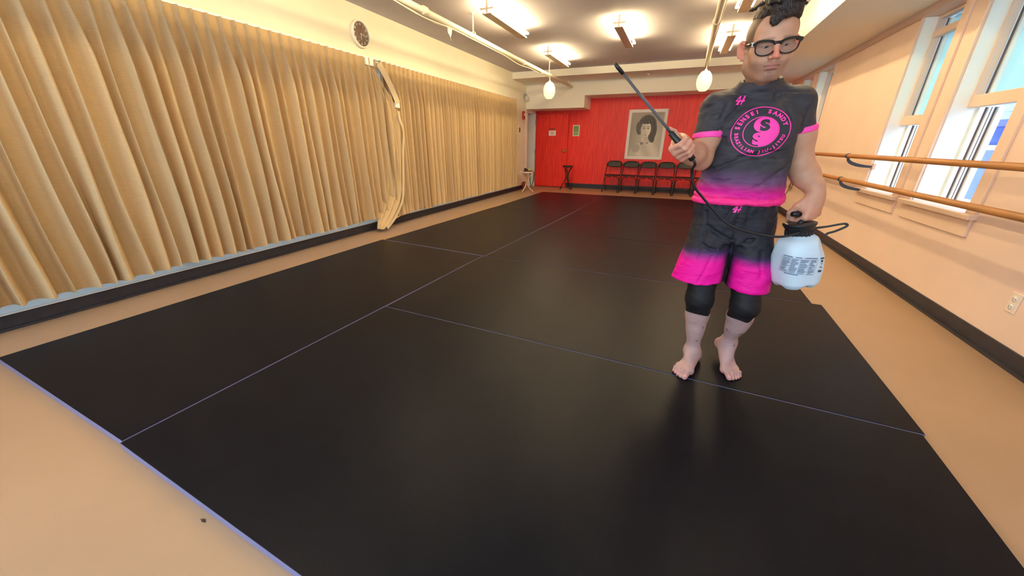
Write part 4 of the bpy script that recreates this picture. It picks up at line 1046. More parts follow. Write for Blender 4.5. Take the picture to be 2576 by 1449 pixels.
# skin colours
def skin_base(P, seed=1):
    n = vnoise(P, 40, seed)[:, None]; n2 = vnoise(P, 160, seed + 1)[:, None]
    return L3(196, 146, 116) * (1 + 0.035 * n + 0.03 * n2)
cb = skin_base(Pb)
z = Pb[:, 2]
legs = sstep(.50, .40, z); cb = blend(cb, legs * .75, L3(178, 152, 156))  # lavender of the cool light is painted into the leg skin
hairn = sstep(0.15, 0.9, vnoise(Pb, 900, 5)); cb = blend(cb, legs * sstep(.12, .2, z) * hairn * .16, L3(120, 84, 74))
sp_ = sstep(1.05, 1.3, vnoise(Pb * V(1, 1, .8), 130, 9)); cb = blend(cb, legs * sstep(.14, .2, z) * sp_ * .75, L3(96, 62, 60))
toes = sstep(.075, .045, z); cb = blend(cb, toes * .45, L3(232, 150, 138))
hd = np.exp(-(np.linalg.norm(Pb - gR, axis=1) / .07) ** 2) + np.exp(-(np.linalg.norm(Pb - gL, axis=1) / .07) ** 2); cb = blend(cb, np.clip(hd, 0, 1) * .40, L3(236, 152, 140))
for (f, sd, ball), tips in ((fR, 0), (fL, 0)):          # toe nails
    for o, ln in ((.030, .066), (.008, .064), (-.010, .056), (-.026, .046)):
        c = ball + sd * o + f * (ln + .001); c[2] = FLOOR + (.024 if o == .030 else .0165)
        q = (Pb - c); r_ = .0085 if o == .030 else .0055
        cb = blend(cb, sstep(1.1, .8, np.linalg.norm(q * V(1, 1, 1.6), axis=1) / r_) * .8, L3(226, 176, 166))
ch = skin_base(Ph, 3)
x, y, z = Ph.T
stub = sstep(-.030, -.050, z) * sstep(-.03, .01, y) * sstep(-.135, -.11, z); sn = 0.92 + 0.08 * vnoise(Ph, 900, 7)
ch = blend(ch, np.clip(stub * .55 * sn, 0, 1), L3(112, 84, 70))
mus = np.exp(-((np.abs(x) - .012) / .014) ** 2 - ((z + .039) / .0045) ** 2) * (y > .07) * (np.abs(x) > .003); ch = blend(ch, np.clip(mus, 0, 1) * .50, L3(92, 66, 54))
goat = np.exp(-(x / .020) ** 2 - ((z + .088) / .016) ** 2) * (y > .05); ch = blend(ch, goat * .30, L3(104, 78, 64))
lips = np.maximum(sstep(1.15, .85, np.sqrt((x / .0245) ** 2 + ((z + .0475) / .0048) ** 2)), sstep(1.15, .85, np.sqrt((x / .0205) ** 2 + ((z + .0575) / .0068) ** 2))) * (y > .075)
ch = blend(ch, lips * .60, L3(176, 100, 88))
ml = np.exp(-((z + .0519 + .0031 * (np.abs(x) / .026) ** 2) / .0011) ** 2) * sstep(.028, .022, np.abs(x)) * (y > .072); ch = blend(ch, ml * .75, L3(84, 44, 38))
nosep = np.exp(-(x / .017) ** 2 - ((z + .012) / .020) ** 2) * (y > .086); ch = blend(ch, np.clip(nosep, 0, 1) * .60, L3(232, 124, 110))
ears = sstep(.0795, .0835, np.abs(x)) * sstep(.040, .030, z) * sstep(-.045, -.035, z) * sstep(-.04, -.03, y); ch = blend(ch, ears * .50, L3(226, 120, 96))
for s_ in (-1, 1):
    brow = np.exp(-((z - (.0335 - .16 * (np.abs(x) - .03) ** 1 * (np.abs(x) > .03))) / .0034) ** 2) * sstep(.010, .014, s_ * x) * sstep(.053, .046, s_ * x) * (y > .05)
    ch = blend(ch, np.clip(brow, 0, 1) * .45, L3(70, 50, 40))
    lash = np.exp(-((z - .0085) / .0016) ** 2) * sstep(.018, .022, s_ * x) * sstep(.046, .042, s_ * x) * (y > .074); ch = blend(ch, np.clip(lash, 0, 1) * .6, L3(60, 40, 34))
# close-cropped sides: a temple line from the forehead corner down in front of the ear
edge = .058 + .012 * np.sin(z * 60) * 0 - np.abs(z - .075) * .0
side = 0 * z
yb = .050 - .10 * np.clip(.060 - z, 0, 1) + .0 * z; side2 = sstep(yb + .004, yb - .004, y) * sstep(-.006, .008, z)
back = sstep(-.045, -.055, y) * sstep(-.060, -.045, z)
crop = np.clip(np.maximum(np.maximum(side, side2), back), 0, 1) * (1 - ears)
crop = crop * (0.86 + 0.03 * vnoise(Ph, 1500, 2)) * (0.88 + 0.12 * sstep(.0, .07, z))
ch = blend(ch, np.clip(crop, 0, 1), L3(64, 42, 31))
widow = sstep(.103, .112, z - .10 * np.clip(x, -1, 0) * 0 + .16 * np.clip(-x, 0, 1)) * (y > 0.0); ch = blend(ch, widow, L3(50, 36, 30))
P_all = np.concatenate([Pb, toW(Ph)]); F_all = np.concatenate([Fb, Fh + len(Pb)])
body = skin_object('body', P_all, F_all, M_skin, person, np.clip(np.concatenate([cb, ch]), 0, 1), smooth_it=1)
# eyes are set into the same body mesh
M_eye = mat('eye_white', (0.75, 0.70, 0.66, 1), 0.15); M_iris = mat('iris_dark', lin(46, 28, 20), 0.1)
eb = MB()
for s_ in (-1, 1):
    c0 = V(s_ * .0315, .0662, .0085); gz = V(-.12, 1, -.34); gz /= np.linalg.norm(gz)
    Q = Vector(gz).to_track_quat('Z', 'Y').to_matrix()
    for (rad, a0, a1, mi) in ((.0133, 0.0, .52, 1), (.0131, .50, PI, 0)):
        pr = [(rad * math.sin(a), rad * math.cos(a)) for a in np.linspace(a0, a1, 10)]
        t_ = MB().lathe(pr, 20)
        pts = [toW(np.array(Q @ Vector(p)) + c0) - np.array(person.location) for p in t_.v]
        eb.add(pts, t_.f, mi, True)
eo = eb.build('eyes', [M_eye, M_iris], person)

# ---- hair: long on top, swept up with a curl over the forehead
G = Field((-.095, -.125, .03), (.095, .125, .205), 0.0020)
G.ell((0, -.030, .097), (.062, .082, .054), k=0.02); G.ell((-.006, .020, .122), (.056, .060, .036), k=0.02)
G.ell((-.010, .060, .116), (.046, .028, .028), k=0.02); G.ell((-.036, .050, .110), (.026, .030, .026), k=0.012); G.ell((-.053, .018, .094), (.018, .044, .028), k=0.012); G.ell((.046, .010, .104), (.016, .040, .022), k=0.012)
G.chain([(.010, .064, .108), (.022, .080, .096), (.028, .086, .086), (.024, .090, .078), (.015, .093, .079)], [.017, .014, .0105, .008, .006], k=0.006)
G.chain([(.000, .070, .110), (.008, .086, .099), (.012, .093, .090)], [.017, .014, .010], k=0.008)
G.chain([(-.024, .064, .112), (-.018, .083, .102), (-.008, .091, .096)], [.017, .013, .009], k=0.008)
rs = np.random.RandomState(3)
for i in range(150):
    a = rs.uniform(-.052, .046); b_ = rs.uniform(-.085, .080); 
    zt_ = .118 + .034 * math.sqrt(max(0, 1 - (a / .060) ** 2)) * (1 if b_ > -.02 else max(.2, 1 - ((b_ + .02) / -.09) ** 2)) - .25 * max(0, b_ - .055)
    d_ = V(rs.normal() * .012, rs.normal() * .012 + .006, abs(rs.normal()) * .004 + .002)
    c0 = V(a, b_, zt_ - .006); G.chain([c0 - d_, c0 + V(0, 0, .004), c0 + d_ * V(1, 1, -.2)], [.0045, .0052, .0030], k=0.003)
G.noise(lambda X, Y, Z: 0.0011 * np.sin(X * 420 + 2.2 * np.sin(Y * 160)) * np.cos(Y * 300 + 1.5 * np.sin(Z * 210)) + 0.0008 * np.sin(X * 900 + Y * 500))
Pg, Fg = G.mesh()
cg = L3(46, 34, 30) * (1 + 0.35 * vnoise(Pg, 350, 4)[:, None])
hair = skin_object('hair', toW(Pg), Fg, pigment_mat('hair', 0.45, bump=0.4, bscale=260, spec=0.4, stretch=(1, 1, 1)), person, np.clip(cg, 0.004, 1), smooth_it=0)

# ---- glasses
M_frame = mat('glasses_frame', lin(22, 18, 18), 0.18); M_lens = mat('lens', (0.10, 0.10, 0.11, 1), 0.03, alpha=0.12, spec=0.25); M_clear = mat('clear_acetate', (0.82, 0.80, 0.74, 1), 0.15)
gl = MB(); PL = np.array(person.location)
def lens_outline(s_, grow=0.0):
    pts = []
    for i in range(36):
        a = 2 * PI * i / 36; ca, sa = math.cos(a), math.sin(a)
        w = .0285 + grow; hgt = .0210 + grow
        xx = w * abs(ca) ** .78 * (1 if ca > 0 else -1); zz = hgt * abs(sa) ** .80 * (1 if sa > 0 else -1)
        if sa > 0: xx *= 1.06; zz *= 0.80; zz += .0045 * ca + .001
        else: xx *= (1 - .16 * abs(sa) ** 2)
        pts.append(V(s_ * (.0355 + xx), .0965 - .10 * max(0, abs(.0355 + xx) - .02) ** 1 * 0.5 - .004, .0060 + zz))
    return pts
for s_ in (-1, 1):
    inn = lens_outline(s_, 0.0); out = lens_outline(s_, .0042)
    for i, (p, q) in enumerate(zip(inn, out)):
        if q[2] > .012: q[2] += .0042; q[0] += s_ * (.003 if abs(q[0]) > .045 else 0)
    vs = [p + V(0, .002, 0) for p in inn] + [q + V(0, .002, 0) for q in out] + [p - V(0, .0025, 0) for p in inn] + [q - V(0, .0025, 0) for q in out]
    n = len(inn); fs = []
    for i in range(n):
        j = (i + 1) % n
        fs += [(i, j, n + j, n + i), (2 * n + i, 3 * n + i, 3 * n + j, 2 * n + j), (i, 2 * n + i, 2 * n + j, j), (n + i, n + j, 3 * n + j, 3 * n + i)]
    gl.add([toW(v) - PL for v in vs], fs)
    tem = [V(s_ * .066, .088, .020), V(s_ * .0745, .078, .021), V(s_ * .0775, .040, .019), V(s_ * .080, .004, .017), V(s_ * .079, -.022, .004), V(s_ * .078, -.034, -.014)]
    t_ = MB().tube(tem, [.0050, .0058, .0052, .0044, .0034, .0026], 8); gl.add([toW(np.array(v)) - PL for v in t_.v], t_.f, 0, True)
t_ = MB().tube([V(-.012, .0935, .017), V(-.006, .0955, .0195), V(.006, .0955, .0195), V(.012, .0935, .017)], [.0060, .0048, .0048, .0060], 8); gl.add([toW(np.array(v)) - PL for v in t_.v], t_.f, 0, True)
glo = gl.build('glasses', M_frame, person)
for s_ in (-1, 1):
    inn = lens_outline(s_, .0008); n = len(inn)
    vs = inn + [p - V(0, .0015, 0) for p in inn]; fs = [tuple(range(n)), tuple(range(2 * n - 1, n - 1, -1))] + [(i, (i + 1) % n, n + (i + 1) % n, n + i) for i in range(n)]
    MB().add([toW(v) - PL for v in vs], fs).build('lens', M_lens, glo)
    t_ = MB().box((-.0035, -.012, -.0062), (.0035, .010, .0062), bevel=.0015)
    MB().add([toW(np.array(v) + V(s_ * .0745, .074, .0205)) - PL for v in t_.v], t_.f).build('hinge', M_clear if s_ > 0 else M_frame, glo)

# ---- t-shirt
S = Field((-.04, 1.88, .90), (.60, 2.22, 1.50), 0.0032)
ts = [(.945, .286, 2.062, .182, .128), (.985, .285, 2.058, .180, .127), (1.03, .284, 2.050, .179, .129), (1.10, .283, 2.046, .176, .128), (1.20, .282, 2.044, .174, .127), (1.28, .281, 2.047, .174, .124),
      (1.32, .279, 2.050, .162, .112), (1.365, .276, 2.050, .132, .086)]
S.loft(ts, k=0.02, yaw=YAW, power=2.25, soft=0.012)
for s_, xx in ((-1, .205), (1, .352)): S.ell((xx, 1.972 + .012 * (s_ > 0), 1.285), (.078, .040, .062), k=0.05)
S.cap(neckB + V(0, .012, -.030), V(.269, 2.020, 1.452), .080, .0735, k=0.05)
slR = shR + (elR - shR) * .50; slL = shL + (elL - shL) * .40
for sh, sl in ((shR, slR), (shL, slL)):
    S.ell(sh + V(0, 0, .0), (.060, .062, .060), k=0.05); S.cap(neckB + V(0, .012, -.022), sh + V(0, 0, .010), .058, .044, k=0.05)
    S.cap(sh, sl, .061, .063, k=0.03)
def cutcap(F, a, b, r, op='sub', k=0.003): F.cap(a, b, r, r, k, op)
dR = (elR - shR) / np.linalg.norm(elR - shR); dL = (elL - shL) / np.linalg.norm(elL - shL)
def endcut(F, c, n, box):
    F.plane(c, n, lo=c - box, hi=c + box)
cR = shR + dR * .125; cL = shL + dL * .112
nRc = dR + V(.20, .0, .0); nLc = dL + V(-.12, 0, 0)
# sleeves stop at a clean cuff; only the arm side of the body is cut
def sleeve_cut(F, c, n, R):
    n = n / np.linalg.norm(n); sl, P = F._sl(c - .11, c + .11)
    q = [P[i] - c[i] for i in range(3)]; t = q[0] * n[0] + q[1] * n[1] + q[2] * n[2]
    r = np.sqrt(np.maximum(q[0] ** 2 + q[1] ** 2 + q[2] ** 2 - t * t, 0))
    d = np.maximum(np.maximum(-t, r - R), t - .10)       # the piece to remove
    D = F.D[sl]; F.D[sl] = np.maximum(D, -d)
sleeve_cut(S, cR, nRc, .082); sleeve_cut(S, cL, nLc, .080)
T2 = Field((-.04, 1.88, .90), (.60, 2.22, 1.50), 0.0032); T2.loft(ts, k=0.02, yaw=YAW, power=2.25, soft=0.012)
S.D = np.minimum(S.D, T2.D)                               # put the torso side back
# hollow the cuffs and the neck a little so the cloth has an edge
S.cap(cR - dR * .008, cR + dR * .03, .0560, .0560, 0.002, 'sub'); S.cap(cL - dL * .008, cL + dL * .03, .0575, .0575, 0.002, 'sub')
S.D = np.minimum(S.D, T2.D)
ncut = V(-.05, -.32, 1.0); S.plane(V(.268, 1.955, 1.441), ncut, k=0.006, lo=(.19, 1.90, 1.40), hi=(.345, 2.20, 1.50))
S.cap(V(.270, 2.034, 1.405), V(.266, 2.000, 1.50), .0600, .0610, 0.003, 'sub')
# creases
def crease(pts, r=.006, k=.022, dy=0.0):
    pts = [V(*p) for p in pts]
    out = []
    for p in pts:                                            # push each point onto the front surface
        i = int(round((p[0] - S.lo[0]) / S.h)); kz = int(round((p[2] - S.lo[2]) / S.h)); col = S.D[i, :, kz]; w = np.where(col < 0)[0]
        out.append(V(p[0], S.ax[1][w[0]] + dy, p[2]) if len(w) else p)
    S.chain(out, [r] * len(out), k, 'sub')
for c_ in ([(.125, 0, 1.085), (.17, 0, 1.105), (.23, 0, 1.135), (.30, 0, 1.155), (.38, 0, 1.160), (.43, 0, 1.165)], [(.24, 0, 1.150), (.33, 0, 1.172), (.42, 0, 1.178)],
           [(.36, 0, 1.055), (.40, 0, 1.085), (.435, 0, 1.12)], [(.33, 0, 1.03), (.39, 0, 1.06)], [(.15, 0, 1.045), (.22, 0, 1.055)], [(.12, 0, 1.13), (.14, 0, 1.20), (.15, 0, 1.26)],
           [(.165, 0, 1.30), (.20, 0, 1.345), (.235, 0, 1.385)], [(.40, 0, 1.30), (.37, 0, 1.35), (.33, 0, 1.395)], [(.185, 0, 1.26), (.225, 0, 1.32)], [(.43, 0, 1.24), (.455, 0, 1.29), (.46, 0, 1.34)],
           [(.075, 0, 1.31), (.10, 0, 1.33), (.13, 0, 1.335)], [(.07, 0, 1.345), (.105, 0, 1.36)], [(.14, 0, 1.31), (.155, 0, 1.36)]):
    crease(c_, r=.0028, k=.016, dy=-.001)
# rolled hem
for zz, rr_, ph in ((.962, .010, 0.0), (.985, .008, 1.0)):
    ring = []
    for a in np.linspace(0, 2 * PI, 49):
        x_, y_ = .183 * math.cos(a), .129 * math.sin(a); c, s2 = math.cos(YAW), math.sin(YAW)
        ring.append(V(.286 + x_ * c - y_ * s2, 2.060 + x_ * s2 + y_ * c, zz + .007 * math.sin(a * 1.5 + ph) - .008 * (math.sin(a) < 0) * abs(math.sin(a))))
    S.chain(ring, [rr_] * len(ring), k=0.010)
S.noise(lambda X, Y, Z: 0.0014 * np.sin(X * 55 + Z * 38 + 2 * np.sin(Z * 21)) * np.sin(Z * 47 - Y * 30) + 0.0012 * np.sin((X + Z * .7) * 90 + Y * 40) * (Z < 1.16))
Ps, Fs_ = S.mesh()
x, y, z = Ps.T
BLK = L3(56, 53, 58); PNK = L3(255, 40, 150)
cs = np.tile(BLK, (len(Ps), 1)) * (1 + 0.10 * vnoise(Ps, 60, 11)[:, None])
zz = z + .012 * vnoise(Ps, 14, 12) + .05 * (x - .28) * -.3
cs = blend(cs, sstep(1.115, 1.045, zz) * .75, L3(116, 74, 116)); cs = blend(cs, sstep(1.055, .995, zz), L3(214, 18, 140)); cs = blend(cs, sstep(.995, .972, zz), L3(255, 52, 140))
M_cloth = pigment_mat('shirt_cloth', 0.62, bump=0.06, bscale=900, spec=0.3, bump2=0.6, b2scale=10)
shirt = skin_object('shirt', Ps, Fs_, M_cloth, person, np.clip(cs, 0, 1), smooth_it=1)
M_cuff = mat('pink_cuff', lin(255, 70, 175), 0.55, bump=0.05, bscale=600)
for sh, sl, c_, n_, d_, w_ in ((shR, slR, cR, nRc, dR, .024), (shL, slL, cL, nLc, dL, .022)):
    Z = Field(c_ - .10, c_ + .10, .0023); n_ = n_ / np.linalg.norm(n_)
    ad_ = .005 if sh is shL else .0; Z.cap(sh, sl, .0628 + ad_, .0648 + ad_, k=0.0); Z.plane(c_ + n_ * .0015, n_, k=.002); Z.plane(c_ - n_ * w_, -n_, k=.002)
    Z.cap(sh, sl + d_ * .05, .0575, .0575, 0.001, 'sub'); Z.loft([(a0, b0, c0, d0 - .030, e0_ - .030) for a0, b0, c0, d0, e0_ in ts], k=0.002, op='sub', yaw=YAW, power=2.25, soft=0.0)
    Pz, Fz = Z.mesh(); skin_object('sleeve_cuff', Pz, Fz, M_cuff, person, None, smooth_it=2)

# ---- shorts
K = Field((-.02, 1.84, .48), (.58, 2.24, 1.0), 0.0034)
K.loft([(.76, .292, 2.072, .176, .124), (.84, .290, 2.072, .180, .126), (.92, .287, 2.066, .178, .124), (.975, .286, 2.062, .170, .118)], k=0.02, yaw=YAW, soft=0.0)
K.loft([(.555, .183, 2.005, .122, .112), (.62, .190, 2.015, .118, .112), (.70, .200, 2.035, .108, .112), (.80, .208, 2.062, .098, .112), (.88, .215, 2.07, .09, .105)], k=0.012, soft=0.0)
K.loft([(.535, .412, 2.020, .098, .106), (.62, .408, 2.030, .097, .108), (.70, .400, 2.045, .094, .110), (.80, .385, 2.065, .092, .112), (.88, .375, 2.07, .09, .105)], k=0.012, soft=0.0)
K.plane(V(.18, 2.0, .548), V(.20, 0, -1), k=0.002, lo=(-.02, 1.84, .48), hi=(.304, 2.24, .62))
K.plane(V(.41, 2.0, .532), V(-.10, 0, -1), k=0.002, lo=(.304, 1.84, .48), hi=(.58, 2.24, .62))
K.loft([(.47, .183, 2.000, .112, .102), (.575, .186, 2.008, .104, .098), (.62, .195, 2.02, .070, .075)], k=0.004, op='sub', soft=0.0)
K.loft([(.47, .412, 2.020, .090, .098), (.565, .409, 2.026, .084, .092), (.61, .402, 2.04, .066, .075)], k=0.004, op='sub', soft=0.0)
def kcrease(pts, r=.003, k=.016):
    out = []
    for p in pts:
        i = int(round((p[0] - K.lo[0]) / K.h)); kz = int(round((p[1] - K.lo[2]) / K.h)); w = np.where(K.D[i, :, kz] < 0)[0]
        if len(w): out.append(V(p[0], K.ax[1][w[0]] - .001, p[1]))
    if len(out) > 1: K.chain(out, [r] * len(out), k, 'sub')
for c_ in ([(.295, .94), (.292, .86), (.297, .78), (.300, .72)], [(.30, .76), (.36, .785), (.44, .82)], [(.29, .78), (.24, .80), (.17, .84)], [(.28, .74), (.22, .73), (.16, .75)],
           [(.16, .90), (.17, .80), (.15, .68)], [(.22, .70), (.20, .62), (.18, .57)], [(.42, .74), (.43, .68), (.44, .63)], [(.26, .93), (.25, .88)], [(.33, .93), (.335, .87)]):
    kcrease(c_)
K.noise(lambda X, Y, Z: 0.0022 * np.sin(X * 48 + 1.7 * np.sin(Z * 17)) * np.sin(Z * 22 + Y * 25) + 0.0012 * np.sin(X * 110 - Z * 60) * np.cos(Y * 60) + 0.0016 * np.sin(X * 210) * (Z > .925))
Pk, Fk = K.mesh()
x, y, z = Pk.T
ck_ = np.tile(L3(38, 36, 44), (len(Pk), 1)) * (1 + 0.10 * vnoise(Pk, 50, 21)[:, None])
zz = z + .012 * vnoise(Pk, 16, 22) - .0 * x + .12 * (x - .29) * (x < .30) * 0
ck_ = blend(ck_, sstep(.755, .680, zz + (.0 - .02) * (x < .3) + .03) * .8, L3(104, 52, 140)); ck_ = blend(ck_, sstep(.715, .655, zz + (-.015) * (x < .3) + .012), L3(236, 0, 150))
mid_dark = np.exp(-((x - .302) / .022) ** 2) * sstep(.72, .70, z) * 1.0; ck_ = blend(ck_, np.clip(mid_dark * 1.4, 0, 1), L3(30, 26, 34))  # darker band between the two legs of the shorts
sidep = sstep(.555 - .09, .560 - .09, x) * 0 ; 
ck_ = blend(ck_, sstep(.084, .078, x) * sstep(.66, .64, z) * 0, L3(20, 20, 20))
shorts = skin_object('shorts', Pk, Fk, M_cloth, person, np.clip(ck_, 0, 1), smooth_it=1)

# ---- knee-length leggings under the shorts
Q = Field((.06, 1.86, .31), (.56, 2.2, .72), 0.0034)
for kn, hp, an, zc in ((knR, hipR, anR, .366), (knL, hipL, anL, .366)):
    d_ = an - kn
    Q.cap(hp * .45 + kn * .55, kn, .078, .0610, k=0.02); Q.ell(kn + V(0, -.010, .0), (.058, .060, .068), k=0.03); Q.cap(kn, kn + d_ * .32 + V(0, .013, 0), .0625, .0575, k=0.02)
    Q.plane(V(kn[0], kn[1], zc), V(-.10 if kn is knR else -.24, -.35, -1), k=0.003, lo=(kn[0] - .095, 1.86, .31), hi=(kn[0] + .095, 2.2, .45))
Q.plane(V(0, 0, .665), V(0, 0, 1))
Q.noise(lambda X, Y, Z: 0.0010 * np.sin(X * 70 + Z * 60) * np.sin(Z * 95 + Y * 30))
Pq, Fq = Q.mesh()
cq = np.tile(L3(26, 25, 28), (len(Pq), 1)) * (1 + 0.10 * vnoise(Pq, 50, 31)[:, None])
leg_ = skin_object('leggings', Pq, Fq, pigment_mat('leggings_cloth', 0.6, bump=0.06, bscale=700, spec=0.3), person, np.clip(cq, 0, 1), smooth_it=1)

# ---- printed marks, laid onto the cloth
M_print = mat('pink_print', lin(255, 60, 170), 0.5); M_printk = mat('black_print', lin(34, 32, 38), 0.55)
def bvh_of(P, F): return BVHTree.FromPolygons([tuple(p) for p in P], [tuple(int(i) for i in f) for f in F], epsilon=0.0)
bvS = bvh_of(Ps, Fs_); bvK = bvh_of(Pk, Fk)
def decal(name, polys, origin, right, up, bv, m, lift=0.0014, maxe=0.006):
    """polys: list of (verts2d, faces); projected along right x up onto the cloth"""
    right = Vector(right).normalized(); up = Vector(up); up = (up - right * up.dot(right)).normalized(); nrm = right.cross(up); origin = Vector(origin)
    bm = bmesh.new()
    for vs, fs in polys:
        bvv = [bm.verts.new((v[0], v[1], 0)) for v in vs]
        for f in fs:
            try: bm.faces.new([bvv[i] for i in f])
            except ValueError: pass
    bmesh.ops.triangulate(bm, faces=bm.faces[:])
    for _ in range(6):
        es = [e for e in bm.edges if e.calc_length() > maxe]
        if not es: break
        bmesh.ops.subdivide_edges(bm, edges=es, cuts=1, use_grid_fill=False); bmesh.ops.triangulate(bm, faces=[f for f in bm.faces if len(f.verts) > 3])
    dead = []
    for v in bm.verts:
        o_ = origin + right * v.co.x + up * v.co.y + nrm * 0.25
        hit = bv.ray_cast(o_, -nrm, 0.6)
        if hit[0] is None: dead.append(v); continue
        n_ = hit[1]; n_ = n_ if n_.dot(nrm) > 0 else -n_
        v.co = hit[0] + nrm * lift * 0.5 + n_ * lift - Vector(person.location)
    bmesh.ops.delete(bm, geom=dead, context='VERTS')
    mb = MB().bm(bm, 0, True); o = mb.build(name, m, person); return o
def ring2(r0, r1, n=96, cx=0, cy=0, a0=0.0, a1=2 * PI, sx=1.0):
    vs = []; fs = []
    for i in range(n + 1):
        a = a0 + (a1 - a0) * i / n
        vs += [(cx + r0 * math.cos(a) * sx, cy + r0 * math.sin(a)), (cx + r1 * math.cos(a) * sx, cy + r1 * math.sin(a))]
        if i: fs.append((2 * i - 2, 2 * i - 1, 2 * i + 1, 2 * i))
    return vs, fs
def text2(txt, size, x, y, rot=0.0, sx=1.0, bold=0.0012):
    vs, fs = text_mesh(txt, size, 0.0, bold); ca, sa = math.cos(rot), math.sin(rot)
    return [(x + v.x * sx * ca - v.y * sa, y + v.x * sx * sa + v.y * ca) for v in vs], fs
def arc_text(txt, R, size, a_mid, step, flip=False, bold=0.0012):
    out = []; n = len(txt)
    for i, chx in enumerate(txt):
        if chx == ' ': continue
        off = (i - (n - 1) / 2) * step; a = a_mid + (off if flip else -off)
        out.append(text2(chx, size, R * math.cos(a), R * math.sin(a), a - PI / 2 if not flip else a + PI / 2, bold=bold))
    return out
LR, LU = Vector((math.cos(YAW + .04), math.sin(YAW + .04), 0)), Vector((-.02, -.05, 1))
LO = (.297, 1.92, 1.252)
polys = [ring2(.1045, .1085)] + arc_text('SENSEI', .0885, .0225, math.radians(138), math.radians(12.6)) + arc_text('SANDY', .0885, .0225, math.radians(50), math.radians(13.2))
polys += arc_text('BRAZILIAN', .0885, .0175, math.radians(223), math.radians(9.0), flip=True) + arc_text('JIU-JITSU', .0885, .0175, math.radians(313), math.radians(8.8), flip=True)
polys += [ring2(.0630, .0665)]
# curved half of the inner disc with an S-shaped edge
n = 40; half = [(.0625 * math.cos(a), .0625 * math.sin(a)) for a in np.linspace(-PI / 2, PI / 2, n)]
sc = [(.031 * math.cos(a) * -1 if False else -.031 * math.cos(a), .031 + .031 * math.sin(a)) for a in np.linspace(PI / 2, -PI / 2, 16)]
sc2 = [(.031 * math.cos(a), -.031 + .031 * math.sin(a)) for a in np.linspace(PI / 2, -PI / 2, 16)]
outline = half + sc + sc2
polys.append((outline, [tuple(range(len(outline)))]))
sS = text2('S', .066, -.006, -.032, 0.12, 1.15, bold=.0042)
SQ = lambda pl: [([(a_, b_ * .88) for a_, b_ in [(v_[0], v_[1]) for v_ in vs_]], fs_) for vs_, fs_ in pl]
decal('chest_logo', SQ(polys), LO, LR, LU, bvS, M_print)
decal('chest_logo_letters', SQ([text2('S', .060, .010, .027, 0.12, 1.15, bold=.0038)]), LO, LR, LU, bvS, M_printk, lift=0.0022)
decal('chest_logo_letters', SQ([sS]), LO, LR, LU, bvS, M_print, lift=0.0022)
def emblem(s):
    a = [(-1.0, -.9), (-.55, -.2), (-1.15, -.25), (-.95, .1), (-.35, .1), (-.2, .5), (-.75, .15), (-1.0, .15), (-.1, 1.0), (.1, .95), (-.3, -.9), (-.6, -.9)]
    b = [(.05, -.9), (.25, -.25), (-.15, -.3), (.0, .1), (.35, .1), (.75, 1.0), (1.1, 1.0), (.75, .1), (1.0, .15), (.95, -.2), (.6, -.25), (.35, -.9)]
    return [([(x_ * s, y_ * s) for x_, y_ in q], [tuple(range(len(q)))]) for q in (a, b)]
decal('chest_emblem', emblem(.018), (.2075, 1.9, 1.372), LR, LU, bvS, M_print)
decal('waist_emblem', emblem(.016), (.288, 1.9, .925), LR, LU, bvK, M_print)
# side panel lettering on the shorts
SR = Vector((.30, .95, 0)); 
decal('side_lettering', [ring2(.052, .0545, sx=.42), text2('SEN', .040, .0, .0, PI / 2, bold=.001)], (.50, 2.03, .835), Vector((.55, .83, 0)), (-.1, 0, 1), bvK, M_print)
# ================================================================== the pump sprayer
M_tank = mat('white_poly', (0.60, 0.74, 0.84, 1), 0.35, sss=0.3, spec=0.5)
hx, hy, hz_ = gL
print('grip L', gL, 'grip R', gR, tR, tL)
axL = tL / np.linalg.norm(tL)
SL = V(.583, 1.965, .598)
spr = empty('pump_sprayer', SL)
tag(spr, 'white garden pump sprayer with black cap, hose and wand held by the person', 'sprayer')
RT = np.array(Matrix.Rotation(-0.17, 3, 'Y'))
T = Field((-.13, -.13, -.02), (.13, .13, .27), 0.003)
T.loft([(.000, 0, 0, .066, .066), (.018, 0, 0, .080, .080), (.08, 0, 0, .088, .088), (.165, 0, 0, .088, .088), (.200, 0, 0, .083, .083), (.222, 0, 0, .070, .070), (.238, 0, 0, .046, .046)], k=0.01, yaw=0.45, power=2.9, soft=0.006)
for a in (0.45, 0.45 + PI / 2): T.cap((math.cos(a) * -.14, math.sin(a) * -.14, -.012), (math.cos(a) * .14, math.sin(a) * .14, -.012), .022, .022, 0.02, 'sub')
T.ell((math.cos(.45 + PI * .75) * .105, math.sin(.45 + PI * .75) * .105, .20), (.025, .025, .04), k=0.03, op='sub'); T.ell((math.cos(.45 - PI * .25) * .105, math.sin(.45 - PI * .25) * .105, .20), (.03, .03, .04), k=0.03, op='sub')
Pt, Ft = T.mesh(); Pt = Pt @ RT.T
tank = skin_object('tank', Pt + SL, Ft, M_tank, spr, None, smooth_it=2); tank['label'] = 'white plastic bottle'
bvT = bvh_of(Pt + SL, Ft)
